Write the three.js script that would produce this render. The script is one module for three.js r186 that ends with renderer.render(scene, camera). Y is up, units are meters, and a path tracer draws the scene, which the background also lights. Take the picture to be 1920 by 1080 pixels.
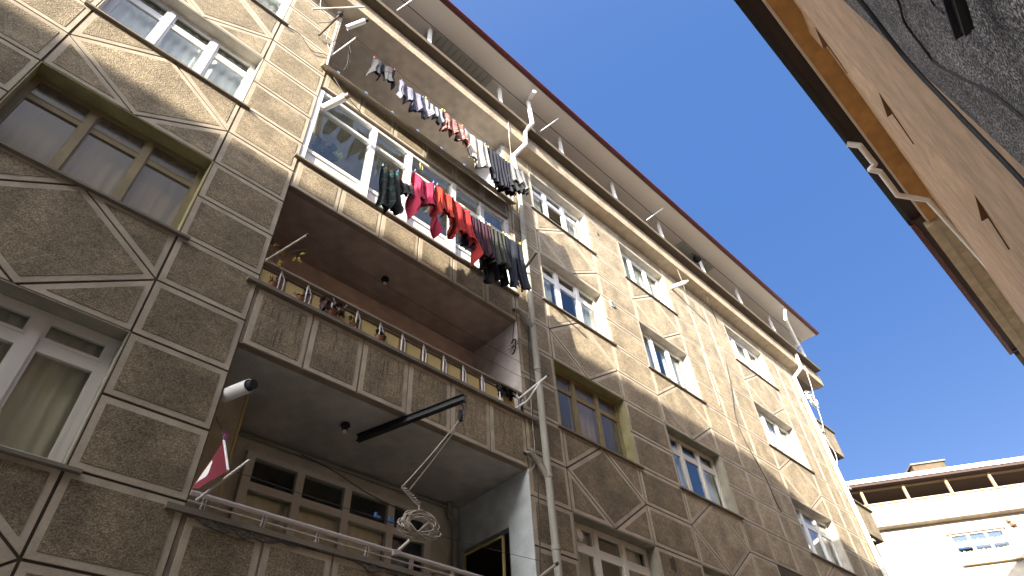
import * as THREE from 'three';
import { mergeGeometries } from 'three/addons/utils/BufferGeometryUtils.js';

// ------------------------------------------------------------ camera, sky, sun, exposure
const scene = new THREE.Scene();
const DEG = Math.PI / 180;
const CAM = new THREE.Vector3(0, 1.6, 5.7);
const camera = new THREE.PerspectiveCamera(2 * Math.atan(540 / 1185) / DEG, 16 / 9, 0.05, 400);
camera.rotation.order = 'YXZ';
camera.rotation.set(44.6 * DEG, -46.8 * DEG, -4.39 * DEG);
camera.position.copy(CAM);
camera.updateMatrixWorld(true);
scene.add(camera);

const renderer = new THREE.WebGLRenderer({ antialias: true });
renderer.toneMapping = THREE.LinearToneMapping;
renderer.toneMappingExposure = 6.4;
renderer.shadowMap.enabled = true;

const SUN = new THREE.Vector3(-3.1, 0.87, 1.0).normalize();
const sun = new THREE.DirectionalLight(new THREE.Color().setRGB(1.0, 0.90, 0.75), 3.1);
sun.position.copy(SUN).multiplyScalar(80).add(new THREE.Vector3(10, 8, 0));
sun.target.position.set(10, 8, 0);
sun.castShadow = true;
sun.shadow.mapSize.set(4096, 4096);
Object.assign(sun.shadow.camera, { left: -40, right: 40, top: 40, bottom: -40, near: 1, far: 200 });
scene.add(sun, sun.target);

{ // clear sky: deep blue overhead, paler to the horizon, a bright hazy aureole round the low sun
  const W = 512, H = 256, d = new Float32Array(W * H * 4);
  const mix = (a, b, t) => a + (b - a) * t, v = new THREE.Vector3();
  for (let j = 0; j < H; j++) for (let i = 0; i < W; i++) {
    const th = ((j + 0.5) / H - 0.5) * Math.PI, ph = ((i + 0.5) / W - 0.5) * 2 * Math.PI;
    v.set(Math.cos(th) * Math.cos(ph), Math.sin(th), Math.cos(th) * Math.sin(ph));
    const e = Math.max(0, v.y), k = Math.pow(1 - e, 4);
    let r = mix(0.0170, 0.135, k), g = mix(0.0405, 0.205, k), b = mix(0.106, 0.345, k);
    const cg = v.dot(SUN), c = Math.max(0, cg), h = Math.pow(0.5 + 0.5 * cg, 7);   // haze brightens the half of the sky on the sun's side
    const a = 1.55 * h + 0.30 * Math.pow(c, 7) + 1.5 * Math.pow(c, 70);
    r += a * 1.0; g += a * 0.95; b += a * 0.87;
    if (v.y < 0) { r = 0.06; g = 0.058; b = 0.054; }
    const o = (j * W + i) * 4; d[o] = r; d[o + 1] = g; d[o + 2] = b; d[o + 3] = 1;
  }
  const t = new THREE.DataTexture(d, W, H, THREE.RGBAFormat, THREE.FloatType);
  t.mapping = THREE.EquirectangularReflectionMapping; t.magFilter = t.minFilter = THREE.LinearFilter; t.needsUpdate = true;
  scene.background = t; scene.environment = t;
}

// ------------------------------------------------------------ helpers
function rng(seed) { let s = seed >>> 0; return () => { s = (s + 0x6D2B79F5) | 0; let t = Math.imul(s ^ (s >>> 15), 1 | s); t = (t + Math.imul(t ^ (t >>> 7), 61 | t)) ^ t; return ((t ^ (t >>> 14)) >>> 0) / 4294967296; }; }
const R = rng(7);
const V = (x, y, z) => new THREE.Vector3(x, y, z);
const C = (r, g, b) => new THREE.Color().setRGB(r, g, b);
// a photograph pixel (1920 x 1080) as a direction, then the point where it meets a plane of constant z, y or x
function ray(px, py) { return V((px - 960) / 1185, -(py - 540) / 1185, -1).applyQuaternion(camera.quaternion); }
function atZ(px, py, z) { const d = ray(px, py); return d.multiplyScalar((z - CAM.z) / d.z).add(CAM); }
function atY(px, py, y) { const d = ray(px, py); return d.multiplyScalar((y - CAM.y) / d.y).add(CAM); }
function atX(px, py, x) { const d = ray(px, py); return d.multiplyScalar((x - CAM.x) / d.x).add(CAM); }

const taken = {};
function numbered(n) { const k = taken[n] || 0; taken[n] = k + 1; return k ? n + '_' + String(k).padStart(3, '0') : n; }
function thing(name, label, category, group) {
  const g = new THREE.Group(); g.name = numbered(name); g.userData = { label, category }; if (group) g.userData.group = group; scene.add(g); return g;
}
function part(name, geos, m, parent) {
  const list = Array.isArray(geos) ? geos : [geos];
  const g = list.length === 1 ? list[0] : mergeGeometries(list.map(clean));
  const o = new THREE.Mesh(g, m); o.name = name; o.castShadow = o.receiveShadow = true; parent.add(o); return o;
}
function clean(g) { const n = g.index ? g.toNonIndexed() : g; for (const k of Object.keys(n.attributes)) if (!['position', 'normal', 'uv'].includes(k)) n.deleteAttribute(k); return n; }
function single(name, geos, m, label, category, group) { const o = part(name, geos, m, scene); o.name = numbered(name); o.userData = { label, category }; if (group) o.userData.group = group; return o; }
function structure(name, geos, m) { const o = part(name, geos, m, scene); o.userData.kind = 'structure'; return o; }

// box with uv in metres
function bx(x0, x1, y0, y1, z0, z1) {
  const p = [], n = [], u = [];
  const q = (a, b, c, d, nn, f) => { for (const w of [a, b, c, a, c, d]) { p.push(...w); n.push(...nn); u.push(...f(w)); } };
  const A = (x, y, z) => [x, y, z], fz = w => [w[0], w[1]], fx = w => [w[2], w[1]], fy = w => [w[0], w[2]];
  q(A(x0, y0, z1), A(x1, y0, z1), A(x1, y1, z1), A(x0, y1, z1), [0, 0, 1], fz);
  q(A(x1, y0, z0), A(x0, y0, z0), A(x0, y1, z0), A(x1, y1, z0), [0, 0, -1], fz);
  q(A(x1, y0, z1), A(x1, y0, z0), A(x1, y1, z0), A(x1, y1, z1), [1, 0, 0], fx);
  q(A(x0, y0, z0), A(x0, y0, z1), A(x0, y1, z1), A(x0, y1, z0), [-1, 0, 0], fx);
  q(A(x0, y1, z1), A(x1, y1, z1), A(x1, y1, z0), A(x0, y1, z0), [0, 1, 0], fy);
  q(A(x0, y0, z0), A(x1, y0, z0), A(x1, y0, z1), A(x0, y0, z1), [0, -1, 0], fy);
  const g = new THREE.BufferGeometry();
  g.setAttribute('position', new THREE.Float32BufferAttribute(p, 3)); g.setAttribute('normal', new THREE.Float32BufferAttribute(n, 3)); g.setAttribute('uv', new THREE.Float32BufferAttribute(u, 2));
  return g;
}
// bar with a rectangular section between two points
function bar(a, b, w, h) {
  const d = b.clone().sub(a), L = d.length(); const g = bx(-w / 2, w / 2, -h / 2, h / 2, 0, L);
  const zx = d.clone().normalize(); let up = Math.abs(zx.y) > 0.95 ? V(1, 0, 0) : V(0, 1, 0);
  const xx = up.clone().cross(zx).normalize(), yy = zx.clone().cross(xx);
  g.applyMatrix4(new THREE.Matrix4().makeBasis(xx, yy, zx).setPosition(a)); return g;
}
function tube(pts, r, seg = 24, rad = 8) { return new THREE.TubeGeometry(new THREE.CatmullRomCurve3(pts, false, 'centripetal'), seg, r, rad, false); }
function rod(a, b, r, rad = 10) { // straight closed rod
  const d = b.clone().sub(a), g = new THREE.CylinderGeometry(r, r, d.length(), rad);
  g.applyQuaternion(new THREE.Quaternion().setFromUnitVectors(V(0, 1, 0), d.clone().normalize())); g.translate((a.x + b.x) / 2, (a.y + b.y) / 2, (a.z + b.z) / 2); return g;
}
function pipe(pts, r, rad = 12) { // straight runs with round elbows
  const out = []; for (let i = 0; i + 1 < pts.length; i++) { out.push(rod(pts[i], pts[i + 1], r, rad)); if (i) { const s = new THREE.SphereGeometry(r * 1.04, rad, 8); s.translate(pts[i].x, pts[i].y, pts[i].z); out.push(s); } } return out;
}
function sag(a, b, drop, n = 8) { const o = []; for (let i = 0; i <= n; i++) { const t = i / n; o.push(V(a.x + (b.x - a.x) * t, a.y + (b.y - a.y) * t - drop * 4 * t * (1 - t), a.z + (b.z - a.z) * t)); } return o; }
function prism(poly, z0, z1, hole) {
  const s = new THREE.Shape(poly.map(p => new THREE.Vector2(p[0], p[1]))); if (hole) s.holes.push(new THREE.Path(hole.map(p => new THREE.Vector2(p[0], p[1]))));
  const g = new THREE.ExtrudeGeometry(s, { depth: z1 - z0, bevelEnabled: false }); g.translate(0, 0, z0); return g;
}
function inset(poly, d) { // convex, counter-clockwise
  const n = poly.length, L = [];
  for (let i = 0; i < n; i++) { const a = poly[i], b = poly[(i + 1) % n], dx = b[0] - a[0], dy = b[1] - a[1], l = Math.hypot(dx, dy); L.push([a[0] - dy / l * d, a[1] + dx / l * d, dx / l, dy / l]); }
  return L.map((q, i) => { const p = L[(i + n - 1) % n], det = p[2] * q[3] - p[3] * q[2], t = ((q[0] - p[0]) * q[3] - (q[1] - p[1]) * q[2]) / det; return [p[0] + p[2] * t, p[1] + p[3] * t]; });
}
function shiftUV(g, a, b) { const u = g.attributes.uv; for (let i = 0; i < u.count; i++) u.setXY(i, u.getX(i) + a, u.getY(i) + b); return g; }

// ------------------------------------------------------------ procedural textures
function noise(N, cells, seed, cellsY) {
  const cy = cellsY || cells, r = rng(seed), L = new Float32Array(cells * cy); for (let i = 0; i < L.length; i++) L[i] = r();
  const o = new Float32Array(N * N), s = t => t * t * (3 - 2 * t);
  for (let y = 0; y < N; y++) { const fy = y / N * cy, y0 = Math.floor(fy), ty = s(fy - y0), ya = (y0 % cy) * cells, yb = ((y0 + 1) % cy) * cells;
    for (let x = 0; x < N; x++) { const fx = x / N * cells, x0 = Math.floor(fx), tx = s(fx - x0), xa = x0 % cells, xb = (x0 + 1) % cells;
      o[y * N + x] = (L[ya + xa] * (1 - tx) + L[ya + xb] * tx) * (1 - ty) + (L[yb + xa] * (1 - tx) + L[yb + xb] * tx) * ty; } }
  return o;
}
function texture(N, f, size, srgb = true) {
  const d = new Uint8Array(N * N * 4); const c = [0, 0, 0];
  for (let i = 0; i < N * N; i++) { f(i, c); d[i * 4] = Math.max(0, Math.min(255, c[0] * 255)); d[i * 4 + 1] = Math.max(0, Math.min(255, c[1] * 255)); d[i * 4 + 2] = Math.max(0, Math.min(255, c[2] * 255)); d[i * 4 + 3] = 255; }
  const t = new THREE.DataTexture(d, N, N, THREE.RGBAFormat); t.wrapS = t.wrapT = THREE.RepeatWrapping; t.magFilter = THREE.LinearFilter; t.minFilter = THREE.LinearMipmapLinearFilter; t.generateMipmaps = true; t.anisotropy = 8;
  if (srgb) t.colorSpace = THREE.SRGBColorSpace; t.repeat.set(1 / size, 1 / size); t.needsUpdate = true; return t;
}
const ramp = (a, b, x) => Math.max(0, Math.min(1, (x - a) / (b - a)));
let roughMap, roughBump, streakMap, plasterMap, plasterBump, concreteMap, greyMap;
{
  const N = 1024, a = noise(N, 120, 1, 170), b = noise(N, 230, 2, 330), c = noise(N, 22, 3), d = noise(N, 5, 4), e = noise(N, 60, 12, 9), s1 = noise(N, 70, 13, 3), s2 = noise(N, 160, 14, 5);
  const h = new Float32Array(N * N); for (let i = 0; i < N * N; i++) h[i] = ramp(0.25, 0.8, 0.6 * a[i] + 0.4 * b[i]);
  const col = (i, o, k) => { const g = h[i], v = (0.60 + 0.32 * g) * (0.90 + 0.14 * c[i]) * (0.86 + 0.22 * d[i]) * k; const warm = 0.5 - g; o[0] = v * (1 + 0.03 * warm); o[1] = v * (0.965 - 0.01 * warm); o[2] = v * (0.915 - 0.10 * warm); };
  roughMap = texture(N, (i, o) => col(i, o, 1), 1.3);
  streakMap = texture(N, (i, o) => col(i, o, 1 - 0.34 * ramp(0.5, 0.85, 0.65 * s1[i] + 0.35 * s2[i]) * ramp(0.25, 0.7, e[i])), 1.3);
  roughBump = texture(N, (i, o) => { o[0] = o[1] = o[2] = h[i]; }, 1.3, false);
}
{
  const N = 512, a = noise(N, 120, 5), b = noise(N, 14, 6), c = noise(N, 4, 8), s = noise(N, 40, 9, 3);
  plasterMap = texture(N, (i, o) => { const v = 0.93 * (0.94 + 0.07 * a[i]) * (0.90 + 0.12 * b[i]) * (0.90 + 0.12 * c[i]); o[0] = v; o[1] = v * 0.985; o[2] = v * 0.96; }, 1.9);
  plasterBump = texture(N, (i, o) => { o[0] = o[1] = o[2] = 0.5 * a[i] + 0.5 * b[i]; }, 1.9, false);
  concreteMap = texture(N, (i, o) => { const st = ramp(0.45, 0.75, s[i]) * 0.45 + ramp(0.5, 0.8, b[i]) * 0.25; const v = 0.95 * (1 - st) * (0.85 + 0.15 * a[i]) * (0.8 + 0.25 * c[i]); o[0] = v; o[1] = v * 0.97; o[2] = v * 0.9; }, 1.7);
}
{
  const N = 1024, a = noise(N, 200, 21), b = noise(N, 110, 22), c = noise(N, 9, 23), d = noise(N, 3, 24);
  greyMap = texture(N, (i, o) => { const g = ramp(0.3, 0.75, 0.5 * a[i] + 0.5 * b[i]); const v = (0.38 + 0.55 * g) * (0.82 + 0.25 * c[i]) * (0.85 + 0.2 * d[i]); o[0] = v; o[1] = v * 0.985; o[2] = v * 0.97; }, 1.1);
}
const M = (r, g, b, rough = 0.85, extra = {}) => new THREE.MeshStandardMaterial({ color: C(r, g, b), roughness: rough, side: THREE.DoubleSide, ...extra });
const rc = (r, g, b, map = roughMap) => M(r, g, b, 0.95, { map, bumpMap: roughBump, bumpScale: 0.0042 });
const pl = (r, g, b, extra = {}) => M(r, g, b, 0.9, { map: plasterMap, bumpMap: plasterBump, bumpScale: 0.002, ...extra });
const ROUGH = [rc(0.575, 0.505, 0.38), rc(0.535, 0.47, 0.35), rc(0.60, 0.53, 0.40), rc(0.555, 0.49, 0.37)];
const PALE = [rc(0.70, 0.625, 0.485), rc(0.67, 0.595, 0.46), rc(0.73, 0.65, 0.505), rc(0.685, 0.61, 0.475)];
const DARKER = [rc(0.455, 0.395, 0.29), rc(0.42, 0.365, 0.265), rc(0.485, 0.42, 0.31), rc(0.44, 0.38, 0.28)];  // darker roughcast tone for the lower left of the facade
const STREAK = [rc(0.50, 0.435, 0.32, streakMap), rc(0.46, 0.40, 0.295, streakMap)];
const BORDER = [pl(0.655, 0.585, 0.475), pl(0.62, 0.555, 0.45)];
const MAT = {
  groove: pl(0.10, 0.078, 0.058), concrete: M(0.30, 0.26, 0.21, 0.95, { map: concreteMap }), ledge: M(0.27, 0.24, 0.20, 0.9, { map: plasterMap }),
  slab: M(0.15, 0.125, 0.095, 0.95, { map: plasterMap }), pvc: M(0.80, 0.80, 0.80, 0.35), pvcDull: M(0.66, 0.63, 0.57, 0.5), wood: M(0.36, 0.295, 0.15, 0.6, { map: plasterMap }), reveal: pl(0.74, 0.72, 0.66), revealOld: pl(0.42, 0.41, 0.34), revealYellow: pl(0.45, 0.42, 0.22),
  soffit: M(0.86, 0.85, 0.80, 0.7), maroon: M(0.11, 0.018, 0.02, 0.45), white: M(0.80, 0.80, 0.78, 0.45), pipeOld: pl(0.50, 0.50, 0.46), steel: M(0.58, 0.53, 0.50, 0.35, { metalness: 0.35 }), blackSteel: M(0.02, 0.02, 0.022, 0.6), black: M(0.015, 0.015, 0.017, 0.8), wire: M(0.05, 0.045, 0.04, 0.7), wireLight: M(0.50, 0.46, 0.40, 0.7), rope: M(0.42, 0.38, 0.32, 0.9),
  dark: M(0.06, 0.055, 0.05, 0.9), room: M(0.30, 0.27, 0.22, 0.95), curtain: M(0.72, 0.71, 0.68, 0.95), curtainBeige: M(0.72, 0.62, 0.44, 0.95), sheet: M(0.46, 0.50, 0.46, 0.5), rust: M(0.20, 0.06, 0.045, 0.8), red: M(0.40, 0.03, 0.04, 0.8), leaf: M(0.06, 0.10, 0.035, 0.6), leafDry: M(0.35, 0.27, 0.05, 0.7), leafPurple: M(0.05, 0.015, 0.025, 0.6), clay: M(0.26, 0.11, 0.06, 0.8), ochre: M(0.50, 0.39, 0.16, 0.75), brown: M(0.09, 0.055, 0.035, 0.6),
};
MAT.glass = new THREE.MeshPhysicalMaterial({ color: C(0.93, 0.96, 0.95), roughness: 0.01, transmission: 1, thickness: 0, ior: 1.52, side: THREE.DoubleSide });
MAT.glassDusty = new THREE.MeshPhysicalMaterial({ color: C(0.80, 0.77, 0.70), roughness: 0.16, transmission: 0.92, specularIntensity: 0.7, thickness: 0, ior: 1.52, side: THREE.DoubleSide });

// ------------------------------------------------------------ the ground
structure('street', bx(-60, 120, -0.2, 0, -0.4, 6.4), M(0.46, 0.43, 0.39, 0.95, { map: plasterMap }));
structure('ground', bx(-150, 250, -0.5, -0.21, -150, 150), M(0.22, 0.20, 0.18, 0.95));

// ------------------------------------------------------------ the apartment building
const apt = thing('apartment_building', 'beige roughcast apartment building with diamond panels, loggias full of laundry and a maroon eave', 'building');
const STEP = 2.87, SILL = k => 4.33 + STEP * k, LINTEL = k => 5.76 + STEP * k, MIDW = k => 5.05 + STEP * k, VERT = k => 6.47 + STEP * k, CEIL = k => 6.17 + 2.86 * k;
const TOP = 14.75, X0 = -3.4, X1 = 20.4;
const bays = [[-1.29, 0.70], [7.0, 9.02], [10.38, 12.42], [15.6, 17.92]];
const piers = [[-3.4, -2.35], [-2.35, -1.29], [0.70, 1.69], [6.13, 7.0], [9.02, 10.38], [12.42, 13.48], [13.48, 14.46], [14.46, 15.6], [17.92, 18.78], [18.78, 19.6], [19.6, 20.4]];
const LOG = [1.69, 6.13];

{ // bearing wall behind the panels, with the openings left free
  const g = [];
  for (const [a, b] of [[X0, -1.29], [0.70, 1.69], [6.13, 7.0], [9.02, 10.38], [12.42, 15.6], [17.92, X1]]) g.push(bx(a, b, 0, TOP, -0.27, -0.012));
  for (const [a, b] of bays) { g.push(bx(a, b, 0, SILL(0) - 0.02, -0.27, -0.012)); for (let k = 0; k < 4; k++) g.push(bx(a, b, LINTEL(k), k < 3 ? SILL(k + 1) - 0.02 : TOP, -0.27, -0.012)); }
  g.push(bx(LOG[0], LOG[1], 0, 3.32, -0.27, -0.012));
  g.push(bx(X1 - 0.25, X1, 0, TOP, -9, -0.271), bx(X0, X0 + 0.25, 0, TOP, -9, -0.271), bx(X0, X1, 0, TOP, -9.2, -9.001));
  part('wall', g, MAT.groove, apt);
  const f = []; for (let k = 0; k < 4; k++) { const y = CEIL(k); f.push(bx(X0 + 0.26, LOG[0] - 0.12, y, y + 0.14, -8.9, -0.28), bx(LOG[1] + 0.12, X1 - 0.26, y, y + 0.14, -8.9, -0.28), bx(LOG[0] - 0.119, LOG[1] + 0.119, y, y + 0.14, -8.9, -1.76)); }
  f.push(bx(X0 + 0.26, X1 - 0.26, 0.05, 14.7, -4.2, -4.05));
  for (const x of [1.2, 9.7, 13.9]) f.push(bx(x, x + 0.12, 0.06, 14.69, -4.04, -0.28));
  part('room_walls', f, MAT.room, apt);
}

let panelSeed = rng(11);
function panel(poly, kind) {
  const r = panelSeed, j = poly.map(p => [p[0] + (r() - 0.5) * 0.006, p[1] + (r() - 0.5) * 0.006]);
  const outer = inset(j, 0.0125), inner = inset(j, 0.072 + r() * 0.006), field = inset(inner, 0.0015);
  const p = part('wall_panel', shiftUV(prism(outer, -0.021, 0, inner), r() * 3, r() * 3), BORDER[Math.floor(r() * 2)], apt);
  const set = kind === 'streak' ? STREAK : kind === 'darker' ? DARKER : kind === 'pale' ? PALE : ROUGH;
  part('roughcast', shiftUV(prism(field, -0.021, 0.0035 + r() * 0.002), r() * 3, r() * 3), set[Math.floor(r() * set.length)], p);
}
const toneAt = (x, y) => (x < 9.2 && y < 8.6) ? 'darker' : x > 6.9 ? 'pale' : 'clean';  // tone by place: darker at the lower left, paler to the right
const rect = (a, b, c, d) => [[a, c], [b, c], [b, d], [a, d]];
{
  const rows = [2.89]; for (let k = 0; k < 4; k++) rows.push(VERT(k - 1), SILL(k), MIDW(k), LINTEL(k)); rows.push(TOP);
  for (const [a, b] of piers) for (let i = 0; i + 1 < rows.length; i++) {
    const y0 = rows[i], y1 = rows[i + 1];
    if (a > 9 && y1 < 5.5) continue; if (a > 13 && y1 < 6.6) continue; if (a < -2 && y1 < 5) continue;
    panel(rect(a, b, y0, y1), toneAt(a, y0));
  }
  for (const [a, b] of bays) { const m = (a + b) / 2; for (let k = -1; k < 3; k++) {
    if (a > 9 && k < 0) continue; if (a > 13 && k < 0) continue;
    const l = LINTEL(k), s = SILL(k + 1), v = VERT(k), d = toneAt(a, l);
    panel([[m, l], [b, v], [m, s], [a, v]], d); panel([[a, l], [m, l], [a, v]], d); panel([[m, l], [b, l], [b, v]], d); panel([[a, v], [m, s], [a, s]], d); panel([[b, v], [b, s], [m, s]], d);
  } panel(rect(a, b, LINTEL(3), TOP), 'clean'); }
}
// parapets of the loggias: six panels each
const PAR = [[3.32, 4.22], [6.17, 7.02], [9.03, 9.66], [11.9, 12.42]];
PAR.forEach(([y0, y1], k) => {
  part('parapet', bx(LOG[0], LOG[1], y0, y1, -0.10, -0.012), pl(0.36, 0.31, 0.25), apt);
  for (let i = 0; i < 6; i++) panel(rect(LOG[0] + 0.03 + i * 0.735, Math.min(LOG[1] + 0.02, LOG[0] + 0.03 + (i + 1) * 0.735), y0, y1), k === 1 ? 'streak' : k === 0 ? 'darker' : 'clean');
});

// ---- windows
function pleats(x0, x1, y0, y1, z, amp, n, seed) {
  const r = rng(seed), NX = n * 6, g = new THREE.PlaneGeometry(1, 1, NX, 4), p = g.attributes.position, ph = r() * 6;
  for (let i = 0; i < p.count; i++) { const u = p.getX(i) + 0.5, v = p.getY(i) + 0.5; p.setXYZ(i, x0 + (x1 - x0) * u, y0 + (y1 - y0) * v, z + amp * Math.sin(u * n * 6.283 + ph + 0.8 * Math.sin(u * 9 + seed)) * (0.6 + 0.4 * (1 - v))); }
  g.computeVertexNormals(); return g;
}
function window_(bay, k, o) {
  const [a, b] = bays[bay], y0 = SILL(k), y1 = LINTEL(k), fm = o.frame || MAT.pvc, fw = o.fw || 0.055, z0 = -0.25, z1 = -0.185, n = o.n || 3;
  const w = new THREE.Group(); w.name = 'window'; apt.add(w); if (o.label) w.userData.label = o.label;
  const A = a + 0.014, B = b - 0.014, Y0 = y0 + 0.012, Y1 = y1 - 0.014, F = [];
  const tr = o.transom ? Y1 - (Y1 - Y0) * o.transom : null;
  F.push(bx(A, B, Y0, Y0 + fw, z0, z1), bx(A, B, Y1 - fw, Y1, z0, z1), bx(A, A + fw, Y0 + fw, Y1 - fw, z0, z1), bx(B - fw, B, Y0 + fw, Y1 - fw, z0, z1));
  const xs = [A + fw]; for (let i = 1; i < n; i++) { const x = A + (B - A) * (o.split ? o.split[i - 1] : i / n); F.push(bx(x - fw * 0.75, x + fw * 0.75, Y0 + fw, Y1 - fw, z0 - 0.004, z1 + 0.02)); xs.push(x - fw * 0.75, x + fw * 0.75); } xs.push(B - fw);
  const cells = [];
  for (let i = 0; i < n; i++) { const p = xs[2 * i], q = xs[2 * i + 1]; if (tr) { F.push(bx(p, q, tr - fw * 0.6, tr + fw * 0.6, z0 + 0.002, z1 - 0.002)); cells.push([p, q, Y0 + fw, tr - fw * 0.6, i, 0], [p, q, tr + fw * 0.6, Y1 - fw, i, 1]); } else cells.push([p, q, Y0 + fw, Y1 - fw, i, 0]); }
  part('frame', F, fm, w);
  const s = o.sash ?? 0.035;
  for (const [p, q, c, d, i, up] of cells) {
    const open = o.open && o.open[i] && !up;
    if (open === 'gone') continue;
    const S = prism(rect(0, q - p, 0, d - c), -0.022, 0.022, rect(s, q - p - s, s, d - c - s).reverse()), G = bx(s, q - p - s, s, d - c - s, -0.003, 0.003);
    const mtx = new THREE.Matrix4().makeTranslation(p, c, -0.205);
    if (open === 'tilt') mtx.multiply(new THREE.Matrix4().makeRotationX(-0.16)); if (open === 'turn') mtx.multiply(new THREE.Matrix4().makeRotationY(1.1)); if (open === 'out') mtx.multiply(new THREE.Matrix4().makeRotationY(-0.5));
    S.applyMatrix4(mtx); G.applyMatrix4(mtx);
    part('sash', S, fm, w); part('pane', G, o.glass || MAT.glass, w);
  }
  if (o.fan) { const c = V(A + (B - A) * 0.13, Y1 - 0.2, -0.195); part('extractor_fan', [new THREE.CylinderGeometry(0.10, 0.10, 0.05, 24).rotateX(Math.PI / 2).translate(c.x, c.y, c.z + 0.02), new THREE.CylinderGeometry(0.075, 0.075, 0.02, 24).rotateX(Math.PI / 2).translate(c.x, c.y, c.z + 0.05)], MAT.pvcDull, w); }
  part('sill', bx(a - 0.11, b + 0.12, y0 - 0.034, y0 - 0.002, -0.25, 0.05), o.sill || MAT.ledge, w);
  part('reveal', [bx(a, a + 0.012, y0, y1, -0.265, -0.001), bx(b - 0.012, b, y0, y1, -0.265, -0.001), bx(a + 0.0125, b - 0.0125, y1 - 0.012, y1, -0.265, -0.001)], o.reveal || MAT.reveal, w);
  const cu = o.curtain; if (cu) for (const [u0, u1, m] of cu) part('curtain', pleats(A + (B - A) * u0, A + (B - A) * u1, Y0 - 0.1, Y1 - 0.01, -0.33, 0.022, Math.max(3, Math.round((u1 - u0) * 14)), bay * 10 + k), m || MAT.curtain, w);
}
const W1 = MAT.curtain, WB = MAT.curtainBeige;
window_(0, 3, { transom: 0.26, curtain: [[0, 1, W1]] });
window_(0, 2, { transom: 0.28, open: { 1: 'tilt' }, curtain: [[0, 1, W1]] });
window_(0, 1, { frame: MAT.wood, transom: 0.27, glass: MAT.glassDusty, reveal: MAT.revealYellow, sash: 0.02, curtain: [[0, 1, WB]], split: [0.34, 0.66], label: 'old window with yellowish painted wooden frame' });
window_(0, 0, { frame: MAT.pvcDull, transom: 0.24, n: 3, fw: 0.07, reveal: MAT.revealOld, curtain: [[0.3, 1, WB]] });
window_(1, 3, { transom: 0.25, open: { 1: 'gone' }, curtain: [[0, 0.33, W1], [0.7, 1, W1]] });
window_(1, 2, { transom: 0.27, open: { 1: 'tilt' }, curtain: [[0, 0.3, W1], [0.66, 1, W1]] });
window_(1, 1, { frame: MAT.wood, transom: 0.28, glass: MAT.glassDusty, reveal: MAT.revealYellow, sash: 0.02, curtain: [[0.33, 0.68, WB]], label: 'old window with yellowish painted wooden frame' });
window_(1, 0, { frame: MAT.pvcDull, transom: 0.27, reveal: MAT.revealOld, fan: true, open: { 1: 'turn' }, curtain: [[0, 0.32, W1], [0.68, 1, W1]] });
window_(2, 3, { curtain: [[0, 1, W1]] });
window_(2, 2, { curtain: [[0, 0.36, W1], [0.62, 1, W1]] });
window_(2, 1, { frame: MAT.pvcDull, transom: 0.27, reveal: MAT.revealOld, curtain: [[0, 0.42, W1], [0.74, 1, W1]] });
window_(2, 0, { transom: 0.27, reveal: MAT.revealOld });
window_(3, 3, { curtain: [[0, 1, W1]] });
window_(3, 2, { curtain: [[0, 1, W1]] });
window_(3, 1, { transom: 0.3, open: { 0: 'turn' }, curtain: [[0.35, 1, W1]] });

// ---- loggias
function loggia(k, depth, ceilM, backM, rightM) {
  const y0 = CEIL(k) - 2.86 + 0.14, y1 = CEIL(k), [a, b] = LOG, g = new THREE.Group(); g.name = 'loggia'; apt.add(g);
  part('ceiling', k === 3 ? bx(1.6, 6.598, TOP - 0.005, TOP - 0.001, -1.755, 0.346) : bx(a - 0.118, b + 0.118, y1 + 0.001, y1 + 0.13, -1.755, -0.105), ceilM, g);
  part('back_wall', k ? bx(a - 0.118, b + 0.118, y0, y1 - 0.006, -1.75, -depth) : [bx(a - 0.118, 2.66, y0, y1 - 0.006, -1.75, -depth), bx(5.58, b + 0.118, y0, y1 - 0.006, -1.75, -depth), bx(2.661, 5.579, 5.91, y1 - 0.006, -1.75, -depth)], backM, g);
  part('side_wall', k ? bx(b, b + 0.115, y0, y1 - 0.006, -depth + 0.001, -0.275) : [bx(b, b + 0.115, y0, y1 - 0.006, -depth + 0.001, -1.52), bx(b, b + 0.115, y0, y1 - 0.006, -0.47, -0.275), bx(b, b + 0.115, 5.46, y1 - 0.006, -1.519, -0.471)], rightM, g);
  part('jamb', bx(b - 0.012, b - 0.0005, y0 + 0.95, y1 - 0.007, -0.274, -0.0005), rightM, g);
  part('side_wall', bx(a - 0.115, a, y0, y1 - 0.006, -depth + 0.001, -0.275), rightM, g);
  part('floor', bx(a - 0.118, b + 0.118, y0 - 0.02, y0 - 0.001, -depth + 0.002, -0.145), pl(0.62, 0.57, 0.50), g);
  if (k !== 2) part('bounce_lining', bx(a + 0.002, b - 0.014, y0, PAR[k][1] - 0.003, -0.116, -0.102), pl(0.70, 0.66, 0.58), g);  // unseen pale lining, added to bounce light onto the loggia back wall
  return g;
}
const lg0 = loggia(0, 1.6, pl(0.70, 0.70, 0.67), pl(0.84, 0.83, 0.74), pl(0.76, 0.84, 0.90));
const lg1 = loggia(1, 1.16, pl(0.56, 0.47, 0.44), pl(0.88, 0.70, 0.62), pl(0.84, 0.79, 0.80));
const lg2 = loggia(2, 1.6, pl(0.74, 0.72, 0.67), pl(0.72, 0.70, 0.66), pl(0.74, 0.72, 0.68));
const lg3 = loggia(3, 1.6, pl(0.74, 0.68, 0.60), pl(0.70, 0.66, 0.60), pl(0.74, 0.76, 0.82));
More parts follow.
